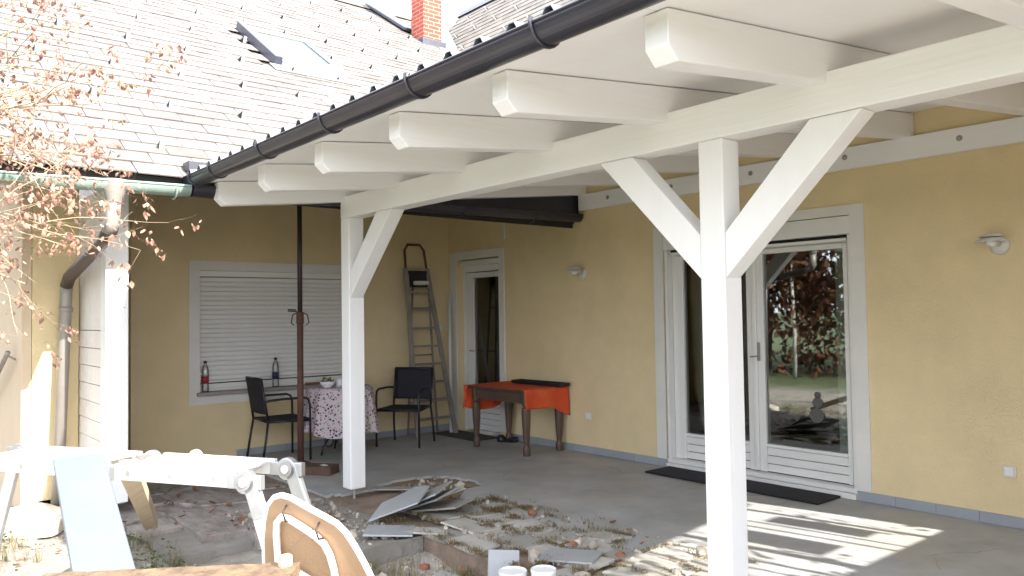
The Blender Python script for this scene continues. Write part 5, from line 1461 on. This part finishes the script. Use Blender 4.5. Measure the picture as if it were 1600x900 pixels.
def twig(p, d, L, r, depth):
    pts = [p]; n = max(3, int(L / 0.09))
    dd = d.normalized()
    for i in range(n):
        dd = (dd + Vector((rt.gauss(0, .12), rt.gauss(0, .12), rt.gauss(0.0, .10)))).normalized()
        pts.append(pts[-1] + dd * L / n)
    twigs.tube(pts, [r * (1 - 0.75 * i / n) for i in range(n + 1)], 6)
    for i in range(1, n + 1):
        if depth > 0 and rt.random() < 0.62:
            q = (dd + Vector((rt.gauss(0, .75), rt.gauss(0, .75), rt.gauss(0.02, .6)))).normalized()
            twig(pts[i], q, L * rt.uniform(.25, .45), r * (1 - 0.7 * i / n) * 0.6, depth - 1)
        if rt.random() < (0.42 if depth < 2 else 0.12): leaf_cluster(pts[i], rt.randint(1, 4), 0.02)
tg = [((3.02, -6.3, 1.65), (3.22, -5.32, 2.22), 0.014), ((3.0, -6.28, 1.9), (3.38, -5.02, 2.64), 0.016), ((3.03, -6.27, 2.1), (3.36, -5.16, 2.22), 0.013), ((3.05, -6.25, 2.4), (3.40, -5.02, 2.98), 0.015),
      ((3.08, -6.22, 2.8), (3.18, -5.25, 3.30), 0.014), ((3.06, -6.25, 2.4), (3.56, -4.94, 2.84), 0.013), ((3.1, -6.2, 3.1), (3.28, -5.2, 3.5), 0.012), ((3.02, -6.3, 2.0), (3.26, -5.30, 2.05), 0.009),
      ((3.05, -6.25, 2.5), (3.25, -5.18, 2.80), 0.013), ((3.05, -6.25, 2.45), (3.30, -5.16, 2.48), 0.013), ((3.06, -6.24, 2.7), (3.25, -5.2, 3.05), 0.012), ((3.04, -6.26, 2.2), (3.3, -5.2, 2.62), 0.012), ((3.05, -6.25, 2.5), (3.42, -5.06, 2.55), 0.012), ((3.06, -6.24, 2.55), (3.5, -5.0, 2.62), 0.012), ((3.05, -6.24, 2.6), (3.22, -5.28, 2.66), 0.012), ((3.06, -6.23, 2.9), (3.3, -5.15, 3.2), 0.012)]
for a, b, r in tg:
    a, b = Vector(a), Vector(b)
    twig(a, b - a, (b - a).length * 1.02, r, 3)
trunk.build('trunk', 'bark', tree, smooth=True)
o = twigs.build('branches', 'bark', tree, smooth=True, fix=False)
o = leaves.build('crown', 'autumn', tree, fix=False); o['kind'] = 'stuff'

# ================================================================== THE GARDEN BEHIND THE VIEWER (seen in the panes)
def shrub_mesh(n, rx, rz, zc, seed, size):
    r_ = random.Random(seed); m = MB()
    cl = [(Vector((r_.gauss(0, .5), r_.gauss(0, .5), r_.gauss(0, .5))), r_.uniform(.25, .5)) for _ in range(26)]
    for i in range(n):
        c, s = cl[r_.randrange(26)]
        p = c + Vector((r_.gauss(0, s), r_.gauss(0, s), r_.gauss(0, s))) * .55
        p = Vector((p.x * rx, p.y * rx, zc + p.z * rz))
        e = Euler((r_.uniform(0, 6), r_.uniform(0, 6), r_.uniform(0, 6))).to_matrix(); k = size * r_.uniform(.6, 1.4)
        m.add([p + e @ Vector(v) for v in ((-k, 0, 0), (0, -k * .5, 0), (k, 0, 0), (0, k * .5, 0))], [(0, 1, 2, 3)])
    return m
def garden_tree(label, x, y, h, rx, rz, mat, seed, n=9000, size=0.10, bark='darkbark', r=0.1):
    t = thing('garden_tree', label, 'tree', (x, y, -0.14), group='trees across the lawn')
    MB().tube([(x, y, -0.2), (x + .05, y, h * .4), (x, y + .05, h)], [r, r * .75, r * .4], 10).build('trunk', bark, t, smooth=True)
    mm = shrub_mesh(n, rx, rz, h, seed, size); mm.v = [(a + x, b + y, c) for a, b, c in mm.v]
    o = mm.build('crown', mat, t, fix=False); o['kind'] = 'stuff'
garden_tree('russet beech across the lawn, mirrored in the door', -3.4, -12.8, 2.9, 2.3, 2.6, 'redleaf', 1)
garden_tree('russet beech furthest left in the mirrored garden', -6.6, -12.0, 2.8, 2.3, 2.8, 'redleaf', 2)
garden_tree('tall russet tree right of the mirrored lawn', 0.4, -13.8, 3.2, 2.3, 2.9, 'redleaf', 3)
garden_tree('green conifer at the back of the mirrored lawn', -1.4, -18.0, 4.0, 3.2, 4.6, 'greenleaf', 4)
garden_tree('slim pale birch in the middle of the mirrored lawn', -1.9, -11.5, 3.6, 1.3, 1.2, 'redleaf', 5, 1200, 0.06, 'trim', 0.05)
garden_tree('green shrub tree at the left of the mirrored garden', -9.5, -16.0, 2.6, 2.6, 3.0, 'greenleaf', 6)
garden_tree('wide green tree behind the russet ones', 3.6, -17.5, 3.2, 2.6, 3.2, 'greenleaf', 7)

# unseen trellis fence, added and shaped to cut the terrace sun patch
fn = thing('trellis_fence', 'larch board fence with open trellis top at the right terrace end', 'fence', (9.05, -1.6, -0.14))
for k in range(11):
    z = -0.05 + 0.182 * k
    MB().box((9.04, -3.3, z), (9.06, 0.9, z + 0.172)).build('board', 'fence', fn, bevel=0.003)  # boards of the unseen added fence
for y, w_ in ((0.35, 0.06), (-0.16, 0.045), (-0.47, 0.022), (-0.60, 0.025), (-1.08, 0.07), (-1.32, 0.03), (-1.46, 0.02), (-1.62, 0.03), (-1.85, 0.04), (-2.1, 0.09)):
    MB().box((9.062, y - w_ / 2, -0.2), (9.10, y + w_ / 2, 2.95)).build('fence_post', 'fence', fn, bevel=0.003)  # bars added for the striped shadows they throw
for y0, y1 in ((-0.42, -0.22), (-0.98, -0.70)):
    MB().box((9.064, y0, 2.15), (9.08, y1, 2.62)).build('trellis_panel', 'fence', fn)  # added for the dark blocks in the sun patch
MB().box((9.042, -3.3, 1.96), (9.058, -2.18, 3.05)).build('tall_panel', 'fence', fn)  # unseen raised panel, added to keep sun off the nearer post

vine = thing('climbing_vine', 'leafy vine climbing the trellis at the right terrace end', 'vine', (9.1, -1.0, -0.14))  # unseen vine, added to break the sun patch into flecks
rv = random.Random(11); m = MB(); stem = MB()
for k in range(7):
    y = rv.uniform(-2.1, 0.3); pts = [Vector((9.12, y, -0.14))]
    for i in range(14): pts.append(pts[-1] + Vector((rv.uniform(-.01, .012), rv.uniform(-.09, .09), 0.21)))
    stem.tube(pts, 0.006, 6)
    for p in pts[9:]:
        for _ in range(7):
            leaf_shape(m, p + Vector((rv.uniform(-.06, .1), rv.gauss(0, .13), rv.gauss(0, .1))), rv.uniform(.05, .09), Euler((rv.uniform(0, 6), rv.uniform(0, 6), rv.uniform(0, 6))).to_matrix(), .2)
stem.build('stem', 'darkbark', vine, fix=False); o = m.build('foliage', 'redleaf', vine, fix=False); o['kind'] = 'stuff'  # stem and leaves of the unseen added vine

for o in list(bpy.data.objects):
    if '_o' in o: del o['_o']
